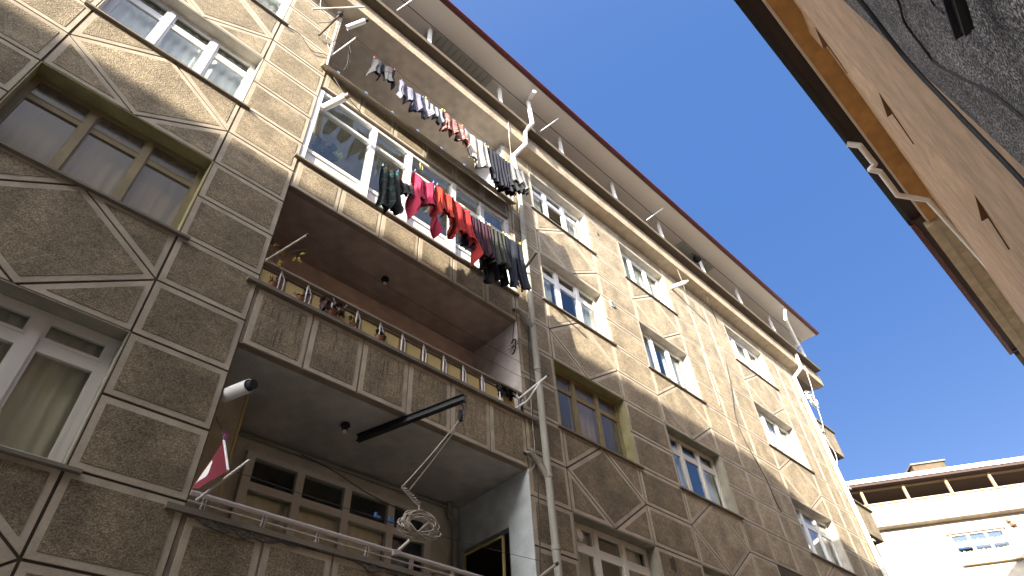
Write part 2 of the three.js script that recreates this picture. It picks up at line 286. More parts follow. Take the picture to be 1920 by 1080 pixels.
{ // ground loggia: glazed back wall, cupboard, dark door in the side wall
  const fr = [], y0 = 3.4, y1 = 5.84, z0 = -1.6, z1 = -1.53, xs = [2.72, 3.42, 4.14, 4.86, 5.52];
  const pane = [];
  fr.push(bx(2.66, 5.58, y1, y1 + 0.07, z0, z1));
  for (const x of xs) fr.push(bx(x - 0.055, x + 0.055, y0, y1, z0, z1));
  for (let i = 0; i < 4; i++) { const a = xs[i] + 0.055, b = xs[i + 1] - 0.055; fr.push(bx(a, b, 5.42, 5.52, z0, z1 - 0.003), bx(a, b, 4.2, 4.28, z0, z1 - 0.003)); pane.push([a, b, 5.52, y1], [a, b, 4.28, 5.42], [a, b, y0, 4.2]); }
  part('glazing_frame', fr, MAT.pvcDull, lg0);
  pane.forEach(([a, b, c, d], i) => part('glazing_pane', bx(a, b, c, d, -1.575, -1.568), MAT.glass, lg0));
  part('door_curtain', pleats(2.7, 4.84, 3.42, 5.48, -1.68, 0.012, 14, 5), MAT.curtainBeige, lg0);
  part('cupboard', [bx(1.70, 2.22, 3.4, 5.5, -1.5, -0.86), bx(1.70, 2.22, 5.505, 6.165, -1.5, -0.865)], pl(0.66, 0.58, 0.46), lg0);
  part('cupboard_trim', bx(2.222, 2.25, 3.4, 6.165, -0.92, -0.855), MAT.ochre, lg0);
  part('side_door_frame', [bx(6.10, 6.128, 3.4, 5.38, -1.42, -1.39), bx(6.10, 6.128, 3.4, 5.38, -0.60, -0.57), bx(6.10, 6.128, 5.35, 5.38, -1.389, -0.601)], MAT.ochre, lg0);
  part('drain_elbow', pipe([V(5.9, 6.16, -1.5), V(5.9, 5.95, -1.5), V(6.0, 5.85, -1.5), V(6.0, 3.4, -1.5)], 0.045), pl(0.40, 0.40, 0.36), lg0);
  part('wall_light', bx(5.66, 5.70, 4.9, 5.06, -1.6, -1.55), MAT.ochre, lg0);
  part('cornice_pipe', rod(V(2.3, 6.1, -1.55), V(5.9, 6.1, -1.55), 0.03), pl(0.40, 0.40, 0.36), lg0);
}
// ledges on the parapets
part('ledge', bx(1.52, 6.22, 4.222, 4.275, -0.2, 0.035), MAT.ledge, apt);
part('ledge', bx(1.55, 6.35, 7.022, 7.072, -0.2, 0.06), MAT.ledge, apt);
part('ledge', bx(1.62, 6.2, 9.66, 9.70, -0.2, 0.06), MAT.ledge, apt);
{ const g = bx(0, 4.66, -0.012, 0.012, 0, 0.25); g.rotateX(0.75); g.translate(1.56, 12.46, -0.01); part('ledge', g, M(0.50, 0.44, 0.36, 0.7, { map: plasterMap }), apt); }
{ // broken mortar under the lowest ledge
  const r = rng(5), gs = []; for (const [a, b] of [[1.7, 3.0], [3.35, 4.6], [4.9, 6.0]]) { const p = []; const n = 14; for (let i = 0; i <= n; i++) p.push([a + (b - a) * i / n, 4.221]); for (let i = n; i >= 0; i--) p.push([a + (b - a) * i / n, 4.221 - (0.02 + 0.07 * r()) * Math.sin(Math.PI * Math.min(1, Math.max(0, i / n)) ** 0.7) - 0.006]); gs.push(prism(p.reverse(), 0.006, 0.022 + 0.012 * r())); }
  part('mortar_crust', gs, M(0.22, 0.20, 0.18, 1, { map: roughMap, bumpMap: roughBump, bumpScale: 0.01 }), apt);
}
{ // stainless railing of the lowest loggia
  const rail = new THREE.Group(); rail.name = 'railing'; apt.add(rail);
  part('handrail', rod(V(1.69, 4.42, 0), V(6.13, 4.42, 0), 0.026, 14), MAT.steel, rail);
  part('thin_rail', rod(V(1.69, 4.345, 0), V(6.13, 4.345, 0), 0.009), MAT.steel, rail);
  for (let i = 0; i < 8; i++) part('post', [bx(1.81 + i * 0.578, 1.815 + i * 0.578, 4.286, 4.40, -0.02, 0.02), bx(1.838 + i * 0.578, 1.843 + i * 0.578, 4.286, 4.40, -0.02, 0.02)], MAT.steel, rail);
}
{ // rail with white brackets and ochre boards on the loggia above
  const rail = new THREE.Group(); rail.name = 'railing'; apt.add(rail);
  part('handrail', [bx(1.69, 6.12, 7.43, 7.46, -0.05, 0.03), bx(1.69, 6.12, 7.40, 7.425, -0.09, -0.06)], M(0.24, 0.19, 0.14, 0.6), rail);
  for (let i = 0; i < 12; i++) { const x = 1.92 + i * 0.37; part('bracket', [bar(V(x, 7.08, 0), V(x, 7.43, 0), 0.016, 0.012), bar(V(x + 0.07, 7.08, -0.02), V(x + 0.07, 7.32, -0.02), 0.016, 0.012), bar(V(x, 7.43, 0), V(x + 0.07, 7.32, -0.02), 0.014, 0.012)], MAT.white, rail); }
  for (let i = 0; i < 12; i++) part('board', bx(2.03 + i * 0.37 - (i === 11 ? 0.37 * 12 - 0.03 : 0), 2.26 + i * 0.37 - (i === 11 ? 0.37 * 12 - 0.0 : 0), 7.076, 7.35, -0.045, -0.03), MAT.ochre, rail);
}
{ // glazing that closes the third loggia
  const gl = new THREE.Group(); gl.name = 'loggia_glazing'; apt.add(gl);
  const xs = [1.73, 2.84, 3.62, 4.67, 5.40, 6.09], F = [], z0 = -0.13, z1 = -0.05, yb = 9.705, y1 = 11.88;
  F.push(bx(1.69, 6.13, y1 - 0.07, y1, z0, z1), bx(1.69, 6.13, yb, yb + 0.06, z0, z1 + 0.01), bx(1.69, 6.13, 10.06, 10.13, z0 + 0.003, z1));
  for (const x of xs) F.push(bx(x - 0.045, x + 0.045, yb + 0.06, y1 - 0.07, z0 - 0.003, z1 + 0.035));
  const cells = []; for (let i = 0; i < 5; i++) { const a = xs[i] + 0.045, b = xs[i + 1] - 0.045; F.push(bx(a, b, 11.31, 11.37, z0 + 0.004, z1 - 0.003)); cells.push([a, b, 10.13, 11.31], [a, b, 11.37, y1 - 0.07]); }
  part('frame', F, MAT.pvc, gl);
  for (const [a, b, c, d] of cells) part('pane', bx(a, b, c, d, -0.093, -0.087), MAT.glass, gl);
  for (let i = 0; i < 5; i++) part('infill_panel', bx(xs[i] + 0.045, xs[i + 1] - 0.045, yb + 0.06, 10.06, -0.10, -0.075), MAT.pvc, gl);
}
{ // low rail on the top parapet
  const rail = new THREE.Group(); rail.name = 'railing'; apt.add(rail);
  part('handrail', [rod(V(1.7, 12.56, 0.02), V(6.1, 12.56, 0.02), 0.016), rod(V(1.7, 12.51, 0.03), V(6.1, 12.51, 0.03), 0.012)], MAT.blackSteel, rail);
  for (let i = 0; i < 8; i++) part('clip', bx(1.86 + i * 0.6, 1.91 + i * 0.6, 12.47, 12.60, 0.0, 0.05), M(0.14, 0.22, 0.42, 0.5), rail);
}

// ---- roof edge: beam, slab, posts, soffit, fascia, gutter
part('edge_beam', [bx(X0, 22.04, TOP, 15.2, 0.1, 0.35)], rc(0.76, 0.66, 0.52), apt);
const UND = pl(0.70, 0.61, 0.49);
part('beam_underside', bx(6.6, 9.7, TOP - 0.03, TOP - 0.001, -0.02, 0.347), UND, apt);
part('beam_underside', bx(9.702, 22.0, TOP - 0.004, TOP - 0.001, -0.02, 0.347), UND, apt);
part('beam_underside', bx(X0, 1.595, TOP - 0.004, TOP - 0.001, -0.02, 0.347), UND, apt);
part('roof_slab', [bx(X0, 21.75, 15.2, 15.34, -9, 0.56), bx(X0, 21.75, 15.345, 15.40, -9, 0.52)], MAT.slab, apt);
for (let i = -2; i < 8; i++) part('roof_post', bx(5.62 + i * 2.18, 5.70 + i * 2.18, 15.41, 16.2, 0.44, 0.51), MAT.white, apt);
{
  const so = part('soffit', [bx(X0, 21.08, 16.2, 16.23, -1.2, 0.56), bx(X0, 21.08, 16.204, 16.234, 0.575, 1.13)], MAT.soffit, apt);
  part('soffit_strip', bx(X0, 21.05, 16.196, 16.21, 0.561, 0.574), MAT.brown, so);
  part('roof_sheet', bx(X0, 21.12, 16.26, 16.33, -9, 1.16), MAT.maroon, apt);
  part('fascia', [bx(X0, 21.12, 16.17, 16.34, 1.135, 1.17), bx(X0, 21.12, 16.21, 16.25, 1.175, 1.26)], MAT.maroon, apt);
  for (const [a, b] of [[3.46, 5.4], [13.4, 15.2]]) { const gs = []; for (let i = 0; i * 0.16 < b - a - 0.1; i++) gs.push(bx(a + i * 0.16, a + i * 0.16 + 0.13, 16.165, 16.194, 0.12, 0.55), bx(a + i * 0.16 + 0.131, a + i * 0.16 + 0.159, 16.187, 16.194, 0.12, 0.55)); part('corrugated_sheet', gs, MAT.sheet, apt); }
  part('attic_wall', bx(X0, 20.4, 15.41, 16.19, -1.5, -1.3), pl(0.4, 0.38, 0.34), apt);
}
{ // balconies round the far corner
  for (const k of [0, 1, 2]) { const y = CEIL(k); const b = new THREE.Group(); b.name = 'corner_balcony'; apt.add(b);
    part('slab', bx(20.405, 21.75, y, y + 0.14, -1.6, -0.02), MAT.concrete, b); part('parapet', [bx(20.405, 21.75, y - 0.02, y + 0.92, -0.10, 0), bx(21.65, 21.75, y - 0.02, y + 0.92, -1.6, -0.101)], ROUGH[0], b); part('ledge', bx(20.405, 21.82, y + 0.925, y + 0.965, -0.16, 0.06), MAT.ledge, b); }
  part('corner_ceiling', bx(20.405, 21.9, TOP + 0.003, TOP + 0.1, -1.6, 0.098), pl(0.30, 0.26, 0.22), apt);
}
// ---- rain pipes
{
  const d = new THREE.Group(); d.name = 'drainpipe'; apt.add(d);
  const p = [atZ(1002, 171, 1.06), atZ(990, 190, 0.72), atZ(998, 232, 0.70), atZ(985, 246, 0.43), atZ(985, 271, 0.43), atZ(962, 293, 0.14), V(6.42, 13.2, 0.12)];
  part('upper_pipe', pipe(p, 0.055), MAT.white, d);
  part('lower_pipe', rod(V(6.42, 13.2, 0.12), V(6.40, 0.2, 0.12), 0.056, 14), MAT.pipeOld, d);
  for (const y of [12.9, 11.2, 9.0, 8.0, 6.05, 5.0, 3.2]) part('collar', rod(V(6.41, y, 0.12), V(6.41, y + 0.07, 0.12), 0.066, 14), MAT.pipeOld, d);
  part('branch', tube([V(6.02, 6.33, 0.05), V(6.10, 6.37, 0.06), V(6.25, 6.27, 0.09), V(6.38, 6.08, 0.12)], 0.042), pl(0.40, 0.38, 0.33), d);
  part('branch', tube([V(6.02, 9.19, 0.05), V(6.10, 9.23, 0.06), V(6.25, 9.12, 0.09), V(6.38, 8.95, 0.12)], 0.042), pl(0.40, 0.38, 0.33), d);
  const e = new THREE.Group(); e.name = 'drainpipe'; apt.add(e);
  part('upper_pipe', pipe([atZ(1471, 580, 1.1), atZ(1473, 599, 0.95), atZ(1496, 646, 0.66), atZ(1489, 656, 0.43), atZ(1502, 690, 0.43), atZ(1489, 708, 0.10)], 0.06), MAT.white, e);
  part('lower_pipe', rod(atZ(1489, 708, 0.10), V(20.2, 0.2, 0.10), 0.065, 14), MAT.white, e);
  for (const y of [12.2, 10.2, 8.6]) part('bracket', bx(20.14, 20.30, y, y + 0.05, 0, 0.17), MAT.wireLight, e);
}
{ // vents, and flat dark patches that paint the darkness of broken holes
  const v = atZ(1147, 570, 0.005); part('vent', [new THREE.CylinderGeometry(0.085, 0.085, 0.04, 20).rotateX(Math.PI / 2).translate(v.x, v.y, 0.012)], MAT.white, apt); part('vent_opening', [new THREE.CylinderGeometry(0.068, 0.068, 0.01, 20).rotateX(Math.PI / 2).translate(v.x, v.y, 0.032)], M(0.10, 0.20, 0.22, 0.4), apt);
  for (const [px, py, r] of [[1122, 440, 0.055], [1262, 1058, 0.10]]) { const q = atZ(px, py, 0.01), s = new THREE.Shape(), k = rng(px); for (let i = 0; i < 11; i++) { const a = i / 11 * 6.283, l = r * (0.7 + 0.5 * k()); i ? s.lineTo(q.x + l * Math.cos(a), q.y + 1.3 * l * Math.sin(a)) : s.moveTo(q.x + l * Math.cos(a), q.y + 1.3 * l * Math.sin(a)); } const g = new THREE.ExtrudeGeometry(s, { depth: 0.003, bevelEnabled: false }); g.translate(0, 0, 0.0065); part('hole_patch', g, MAT.groove, apt); }
}

// ------------------------------------------------------------ the other side of the street
const OZ = 5.7; // the wall stands 0.7 m behind this line
{
  const b = thing('orange_building', 'peach and orange rendered building with dark brown eave close above the street', 'building');
  const wallM = M(0.86, 0.62, 0.41, 0.9, { map: plasterMap }), under = M(0.84, 0.48, 0.18, 0.9, { map: plasterMap });
  part('wall', bx(3.0, 14.2, 0, 12.68, OZ + 0.7, OZ + 1.0), wallM, b);
  part('wall_end', bx(14.0, 14.2, 0, 12.68, OZ + 1.001, OZ + 9), wallM, b); part('wall_end', bx(3.0, 3.2, 0, 12.68, OZ + 1.001, OZ + 9), wallM, b);
  for (const [p, q, e] of [[[1505, 25], [1543, 72], [1580, 118]], [[1622, 145], [1668, 203], [1722, 268]], [[1795, 330], [1845, 390], [1900, 450]]]) {
    const t = atZ(p[0], p[1], OZ + 0.7), u = atZ(q[0], q[1], OZ + 0.66), v = atZ(e[0], e[1], OZ + 0.69), y = (t.y + u.y) / 2, W = Math.max(0.5, u.x - t.x);
    const w = new THREE.Group(); w.name = 'casement'; b.add(w);   // painted shutter pushed a little way open
    part('leaf', prism([[0, 0], [W, 0], [W, 0.085]], 0, 1.15).rotateX(-Math.PI / 2).translate(t.x, y, OZ + 0.699), wallM, w);
    part('underside_shade', prism([[0.01, 0.002], [W - 0.01, 0.002], [W - 0.01, 0.083]], 0, 0.012).rotateX(-Math.PI / 2).translate(t.x, y - 0.0125, OZ + 0.698), M(0.24, 0.13, 0.07, 0.9), w);  // dark plate: the shade under the leaf is put into its colour
    part('joint', bx(t.x + W, t.x + W + 0.75, y - 0.02, y, OZ + 0.685, OZ + 0.6995), M(0.24, 0.13, 0.07, 0.9), w);
  }
  part('cornice', bx(3.0, 14.2, 12.70, 12.85, OZ + 0.37, OZ + 1.2), under, b);
  part('cornice_edge', bx(3.0, 14.2, 12.69, 12.9, OZ + 0.325, OZ + 0.369), M(0.70, 0.62, 0.52, 0.8), b);
  part('eave', bx(3.0, 14.36, 13.02, 13.08, OZ + 0.05, OZ + 4), M(0.05, 0.028, 0.022, 0.7), b);
  part('roof', bx(3.0, 14.3, 13.1, 13.2, OZ + 0.1, OZ + 9), MAT.maroon, b);
  part('gutter', [bx(3.0, 14.3, 12.98, 13.14, OZ - 0.02, OZ + 0.09)], M(0.012, 0.014, 0.016, 0.5), b);
}
{
  const b = thing('stained_building', 'peach building with stained bare concrete soffit and maroon gutter farther along the street', 'building');
  part('wall', bx(14.25, 24.5, 0, 12.6, OZ + 0.72, OZ + 9), M(0.78, 0.58, 0.41, 0.9, { map: plasterMap }), b);
  part('soffit', bx(14.25, 24.5, 12.62, 12.8, OZ + 0.24, OZ + 3), M(0.85, 0.77, 0.60, 0.95, { map: plasterMap }), b);
  part('soffit_trim', bx(14.25, 24.5, 12.60, 12.619, OZ + 0.42, OZ + 0.45), M(0.5, 0.47, 0.4, 0.8), b);
  part('eave', bx(14.21, 22, 12.95, 13.0, OZ + 0.06, OZ + 3), MAT.brown, b);
  part('gutter', bx(14.305, 22, 12.9, 13.015, OZ - 0.01, OZ + 0.11), MAT.maroon, b);
  part('roof_edge', bx(22.01, 24.5, 12.82, 12.95, OZ + 0.10, OZ + 3), MAT.brown, b);
  const d = new THREE.Group(); d.name = 'drainpipe'; b.add(d);
  const py = 12.5;
  part('pipe', pipe([atY(1588, 270, 12.93), atY(1612, 273, 12.8), atY(1640, 308, 12.7), atY(1632, 318, 12.55), atY(1650, 322, 12.5), atY(1683, 366, 12.45), atY(1740, 375, 12.3), atY(1805, 447, 12.2), atY(1870, 520, 12.1), atY(1960, 640, 12.0)], 0.06), MAT.white, d);
}
{ // near building: its rough grey wall and the taller house behind the camera that shades the facade
  const b = thing('grey_building', 'grey roughcast building with loose cables right beside the camera', 'building');
  const gm = M(0.62, 0.605, 0.585, 0.95, { map: greyMap, bumpMap: roughBump, bumpScale: 0.008 });
  part('wall', [bx(-4.5, 3.22, 0, 12.4, OZ + 0.55, OZ + 0.8), bx(3.0, 3.22, 0, 12.4, OZ + 0.801, OZ + 9), bx(-4.5, 3.2, 0, 12.4, OZ + 8.8, OZ + 9)], gm, b);
  part('gable', prism([[-4.5, 12.401], [3.2, 12.401], [3.2, 13.15], [0.2, 13.15], [-4.5, 14.5]], OZ + 0.4, OZ + 0.8), gm, b);
  part('roof', bx(-4.5, 3.2, 12.5, 12.6, OZ + 0.81, OZ + 9), MAT.maroon, b);
  const c = thing('rendered_building', 'plain rendered building along the street beside the grey one', 'building');
  part('wall', bx(-34, -4.55, 0, 14.3, OZ + 0.55, OZ + 9), pl(0.45, 0.40, 0.34), c);
  part('roof', bx(-34.2, -4.55, 14.301, 14.5, OZ + 0.4, OZ + 9.1), MAT.maroon, c);
}
{
  const a = thing('steel_bracket', 'black steel bracket bolted to the grey roughcast wall', 'bracket');
  const p0 = atZ(1770, -50, OZ + 0.5), p1 = atZ(1802, 52, OZ + 0.48);
  part('web', bar(p0, p1, 0.02, 0.09), MAT.blackSteel, a); part('flange', bar(p0.clone().add(V(0.03, 0, 0)), p1.clone().add(V(0.03, 0.0, 0)), 0.06, 0.012), MAT.blackSteel, a);
  single('cable', tube([atZ(1560, -60, OZ + 0.50), atZ(1612, 0, OZ + 0.50), atZ(1700, 112, OZ + 0.50), atZ(1790, 208, OZ + 0.50), atZ(1900, 322, OZ + 0.50), atZ(1990, 420, OZ + 0.5)], 0.0125, 40), MAT.black, 'thick black cable strung along past the corner of the grey wall', 'cable');
  single('cable', tube([atZ(1660, -40, OZ + 0.54), atZ(1684, 2, OZ + 0.54), atZ(1698, 45, OZ + 0.54), atZ(1735, 95, OZ + 0.54), atZ(1750, 115, OZ + 0.54), atZ(1800, 145, OZ + 0.54), atZ(1860, 175, OZ + 0.54), atZ(1930, 232, OZ + 0.54)], 0.006, 60), MAT.black, 'thin black cable wandering over the grey roughcast wall', 'cable');
  single('cable', tube([atZ(1740, -30, OZ + 0.54), atZ(1750, 8, OZ + 0.54), atZ(1768, 24, OZ + 0.54)], 0.004, 16), MAT.black, 'short thin wire end beside the black bracket on the grey wall', 'cable');
}

// ------------------------------------------------------------ the white building at the end of the street
{
  const b = thing('white_building', 'sunlit white building with open roof terrace at the end of the street', 'building');
  const th = 55.3 * DEG, u = V(Math.cos(th), 0, Math.sin(th)), n = V(-Math.sin(th), 0, Math.cos(th)), O = V(28.6, 0, 0.6);
  const m = new THREE.Matrix4().makeBasis(u, V(0, 1, 0), n).setPosition(O);   // local x along the wall, z outwards
  const hit = (px, py) => { const d = ray(px, py), t = O.clone().sub(CAM).dot(n) / d.dot(n); const p = d.multiplyScalar(t).add(CAM); return [p.clone().sub(O).dot(u), p.y]; };
  const P = (name, gs, mm, par = b) => part(name, (Array.isArray(gs) ? gs : [gs]).map(g => g.applyMatrix4(m)), mm, par);
  const yR = hit(1755, 895)[1], yRail = hit(1770, 932)[1], yB = hit(1790, 974)[1];
  const wm = pl(0.66, 0.62, 0.56), band = M(0.55, 0.49, 0.40, 0.9, { map: plasterMap });
    P('band', bx(-9, 11, yB, yRail - 0.06, -1.2, 0.25), band);
  P('coping', bx(-9, 11, yRail - 0.058, yRail, -0.1, 0.30), pl(0.62, 0.5, 0.38));
  P('terrace_wall', bx(-9, 11, yRail - 0.5, yR - 0.1, -2.4, -2.2), pl(0.46, 0.37, 0.26));
  P('terrace_gable', prism([[-2.2, yRail], [0.9, yRail], [0.3, yR - 0.22], [-1.5, yR - 0.2]], -1.9, -1.8), pl(0.50, 0.42, 0.30));
  P('terrace_gable', prism([[1.2, yRail], [3.9, yRail], [2.6, yR - 0.28]], -1.9, -1.8), pl(0.50, 0.40, 0.28));
  P('terrace_window', bx(-2.6, -1.1, yRail + 0.05, yRail + 0.38, -1.79, -1.76), M(0.14, 0.15, 0.15, 0.08));
  for (let i = -4; i < 6; i++) { const x = -2.55 + i * 1.62; P('terrace_post', bx(x, x + 0.09, yRail, yR - 0.12, 0.02, 0.12), pl(0.60, 0.45, 0.30)); }
  P('eave', bx(-9, 11, yR - 0.14, yR - 0.04, -5, 0.45), M(0.05, 0.03, 0.025, 0.8)); P('rafter_plate', bx(-9, 11, yR - 0.2, yR - 0.145, -0.05, 0.1), M(0.22, 0.15, 0.09, 0.9));
  for (let i = 0; i < 48; i++) { const x = -9 + i * 0.42; P('roof_tile', bx(x, x + 0.395, yR - 0.038, yR + 0.13, -0.2, 0.5), M(0.72, 0.69, 0.66, 0.8)); }
  P('roof', bx(-9, 11, yR - 0.03, yR + 0.05, -5, -0.21), MAT.maroon);
  const c0 = hit(1722, 880), c1 = hit(1772, 880); const ch = new THREE.Group(); ch.name = 'chimney'; b.add(ch);
  P('stack', bx(c0[0] + 0.05, c1[0] + 0.35, yR + 0.05, yR + 0.84, -1.3, -0.5), M(0.13, 0.10, 0.07, 0.95, { map: plasterMap }), ch); P('cap', bx(c0[0] - 0.02, c1[0] + 0.42, yR + 0.841, yR + 0.90, -1.38, -0.42), MAT.ledge, ch);
  // window with lace curtains
  const wa = hit(1778, 1001), wb = hit(1879, 985), wc = hit(1806, 1058); const x0 = wa[0], x1 = wb[0], y1 = wa[1] - 0.03, y0 = wc[1];
  P('wall', [bx(-9, x0, 0, yB + 0.02, -0.4, -0.12), bx(x1, 11, 0, yB + 0.02, -0.4, -0.12), bx(x0 + 0.001, x1 - 0.001, 0, y0 - 0.002, -0.4, -0.12), bx(x0 + 0.001, x1 - 0.001, y1 + 0.001, yB + 0.02, -0.4, -0.12), bx(-9, 11, 0, yB + 0.02, -6, -3.4)], wm); const w = new THREE.Group(); w.name = 'window'; b.add(w);
  P('lintel', bx(x0 - 0.06, x1 + 0.06, y1, y1 + 0.07, -0.12, 0.03), M(0.40, 0.30, 0.24, 0.9), w);
  const F = [bx(x0, x1, y1 - 0.05, y1 - 0.001, -0.119, -0.06), bx(x0, x1, y0, y0 + 0.05, -0.119, -0.06), bx(x0, x1, y1 - 0.48, y1 - 0.42, -0.119, -0.062)]; for (let i = 0; i < 4; i++) { const x = x0 + (x1 - x0 - 0.06) * i / 3; F.push(bx(x, x + 0.06, y0 + 0.05, y1 - 0.05, -0.119, -0.058)); } P('frame', F, MAT.pvc, w);
  for (let i = 0; i < 3; i++) { const a = x0 + 0.06 + (x1 - x0 - 0.06) * i / 3, c = x0 + (x1 - x0 - 0.06) * (i + 1) / 3; P('pane', bx(a, c, y0 + 0.05, y1 - 0.05, -0.115, -0.110), MAT.glass, w);
    const s = []; for (let j = 0; j <= 8; j++) s.push([c - (c - a) * j / 8, y1 - 0.56 - 0.10 * Math.abs(Math.sin(j * 1.3 + i))]);   // lace curtains behind the glass, the dark room above their scalloped tops
    P('curtain', prism([[a, y0 + 0.02], [c, y0 + 0.02], ...s], -0.165, -0.160), MAT.curtain, w); P('curtain', prism([[a, y1 - 0.43], [c, y1 - 0.43], ...s.map(q => [q[0], q[1] + 0.38])], -0.165, -0.160), MAT.curtain, w); }
  P('sill', bx(x0 - 0.08, x1 + 0.08, y0 - 0.05, y0 - 0.005, -0.12, 0.06), M(0.55, 0.42, 0.26, 0.9), w);
  const l = hit(1900, 982); P('wall_lamp', [bx(l[0] - 0.09, l[0] + 0.08, l[1] - 0.05, l[1] + 0.07, -0.12, 0.1), bx(l[0] - 0.14, l[0] - 0.03, l[1] + 0.1, l[1] + 0.2, -0.12, 0.06)], M(0.30, 0.16, 0.11, 0.8));
}

// ------------------------------------------------------------ laundry
function patternTex(fn, N = 128) { const t = texture(N, (i, o) => fn((i % N) / N, Math.floor(i / N) / N, o), 0.35); return t; }
const rp = rng(33); const dots = Array.from({ length: 46 }, () => [rp(), rp(), 0.02 + 0.05 * rp(), Math.floor(rp() * 3)]);
const floral = pal => patternTex((u, v, o) => { o[0] = pal[0][0]; o[1] = pal[0][1]; o[2] = pal[0][2]; for (const [x, y, r, c] of dots) { let dx = Math.abs(u - x), dy = Math.abs(v - y); dx = Math.min(dx, 1 - dx); dy = Math.min(dy, 1 - dy); if (dx * dx + dy * dy < r * r) { const q = pal[1 + c % (pal.length - 1)]; o[0] = q[0]; o[1] = q[1]; o[2] = q[2]; } } });
const checks = pal => patternTex((u, v, o) => { const k = (Math.sin(u * 63) * Math.sin(v * 63) > 0) ? pal[0] : pal[1]; o[0] = k[0]; o[1] = k[1]; o[2] = k[2]; });
const cloth = (r, g, b, map) => M(r, g, b, 0.92, map ? { map } : {});
function sheet(fx, NX, NY, thick) { // two-sided cloth from a surface function (u, v) -> point
  const g = new THREE.BufferGeometry(), p = [], uv = [], ix = [];
  for (let s = 0; s < 2; s++) for (let j = 0; j <= NY; j++) for (let i = 0; i <= NX; i++) { const q = fx(i / NX, j / NY, s ? -1 : 1); p.push(q.x, q.y, q.z + (s ? -thick : thick) * Math.min(1, j / 2)); uv.push(q.x, q.y); }
  const st = (NX + 1) * (NY + 1);
  for (let s = 0; s < 2; s++) for (let j = 0; j < NY; j++) for (let i = 0; i < NX; i++) { const a = s * st + j * (NX + 1) + i, b = a + 1, c = a + NX + 1, d = c + 1; s ? ix.push(a, b, c, b, d, c) : ix.push(a, c, b, b, c, d); }
  g.setAttribute('position', new THREE.Float32BufferAttribute(p, 3)); g.setAttribute('uv', new THREE.Float32BufferAttribute(uv, 2)); g.setIndex(ix); g.computeVertexNormals(); return g;
}
// a garment pegged on a line between two points a, b; drop in metres
function garment(name, label, group, a, b, drop, m, o = {}) {
  const r = rng(o.seed || 1), ph = r() * 6, n = o.folds || 3, amp = o.amp || 0.05, W = b.x - a.x, hem = o.hem || 0.08, lean = o.lean || 0, wind = o.wind ?? 0.06, gs = [];
  const wob = Array.from({ length: 8 }, () => r() - 0.5);
  const piece = (u0, u1, v0, v1, taper, off) => sheet((u, v, s) => {
    const U = u0 + (u1 - u0) * u, t = v0 + (v1 - v0) * v, pin = Math.abs(Math.sin(Math.PI * U * (o.pins || 1))) ;
    const cx = (u0 + u1) / 2, x = a.x + W * (cx + (U - cx) * (1 - taper * v)) + lean * t * drop + off * v;
    const sagY = (o.sag ?? 0.05) * pin * (1 - 0.5 * t);
    const hemY = hem * (Math.sin(U * 9 + ph) * 0.5 + wob[Math.max(0, Math.min(7, Math.floor(U * 7.99)))] * 0.6) * t;
    const z = a.z + (b.z - a.z) * U + amp * (0.15 + 0.85 * t) * Math.sin(U * n * 6.283 + ph + t * 1.2) + 0.4 * amp * Math.sin(U * n * 14 + ph * 2 + t * 3) * t + wind * t * t + s * 0.012 * Math.sin(Math.PI * U) ;
    return V(x + 0.02 * Math.sin(t * 7 + U * 11 + ph) * t, a.y + (b.y - a.y) * U - sagY - drop * t + hemY, z);
  }, 26, 16, 0.008 + 0.02 * (o.puff || 0.5));
  if (o.legs) { gs.push(piece(0, 1, 0, 0.4, 0.02, 0), piece(0, 0.47, 0.36, 1, o.taper || 0.2, -0.02), piece(0.53, 1, 0.36, o.leg2 || 0.94, o.taper || 0.2, 0.03)); }
  else gs.push(piece(0, 1, 0, 1, o.taper || 0.08, 0));
  if (o.sleeves) { gs.push(piece(-0.02, 0.16, 0.25, o.sl1 || 1.25, 0.45, -0.06), piece(0.84, 1.03, 0.25, o.sl2 || 1.3, 0.45, 0.07)); }
  const g = thing(name, label, 'laundry', group); part('cloth', gs, m, g);
  const peg = MAT.pegs[Math.floor(r() * 3)]; for (const t of [0.06, 0.94]) { const x = a.x + W * t, y = a.y + (b.y - a.y) * t; part('clothes_peg', bx(x - 0.006, x + 0.006, y - 0.035, y + 0.03, a.z - 0.012, a.z + 0.014), peg, g); }
  return g;
}
MAT.pegs = [M(0.7, 0.55, 0.08, 0.5), M(0.5, 0.06, 0.06, 0.5), M(0.10, 0.2, 0.5, 0.5)];
const LZ = 0.6, U_ = (x0, y0, x1, y1) => [atZ(x0, y0, LZ), atZ(x1, y1, LZ)];
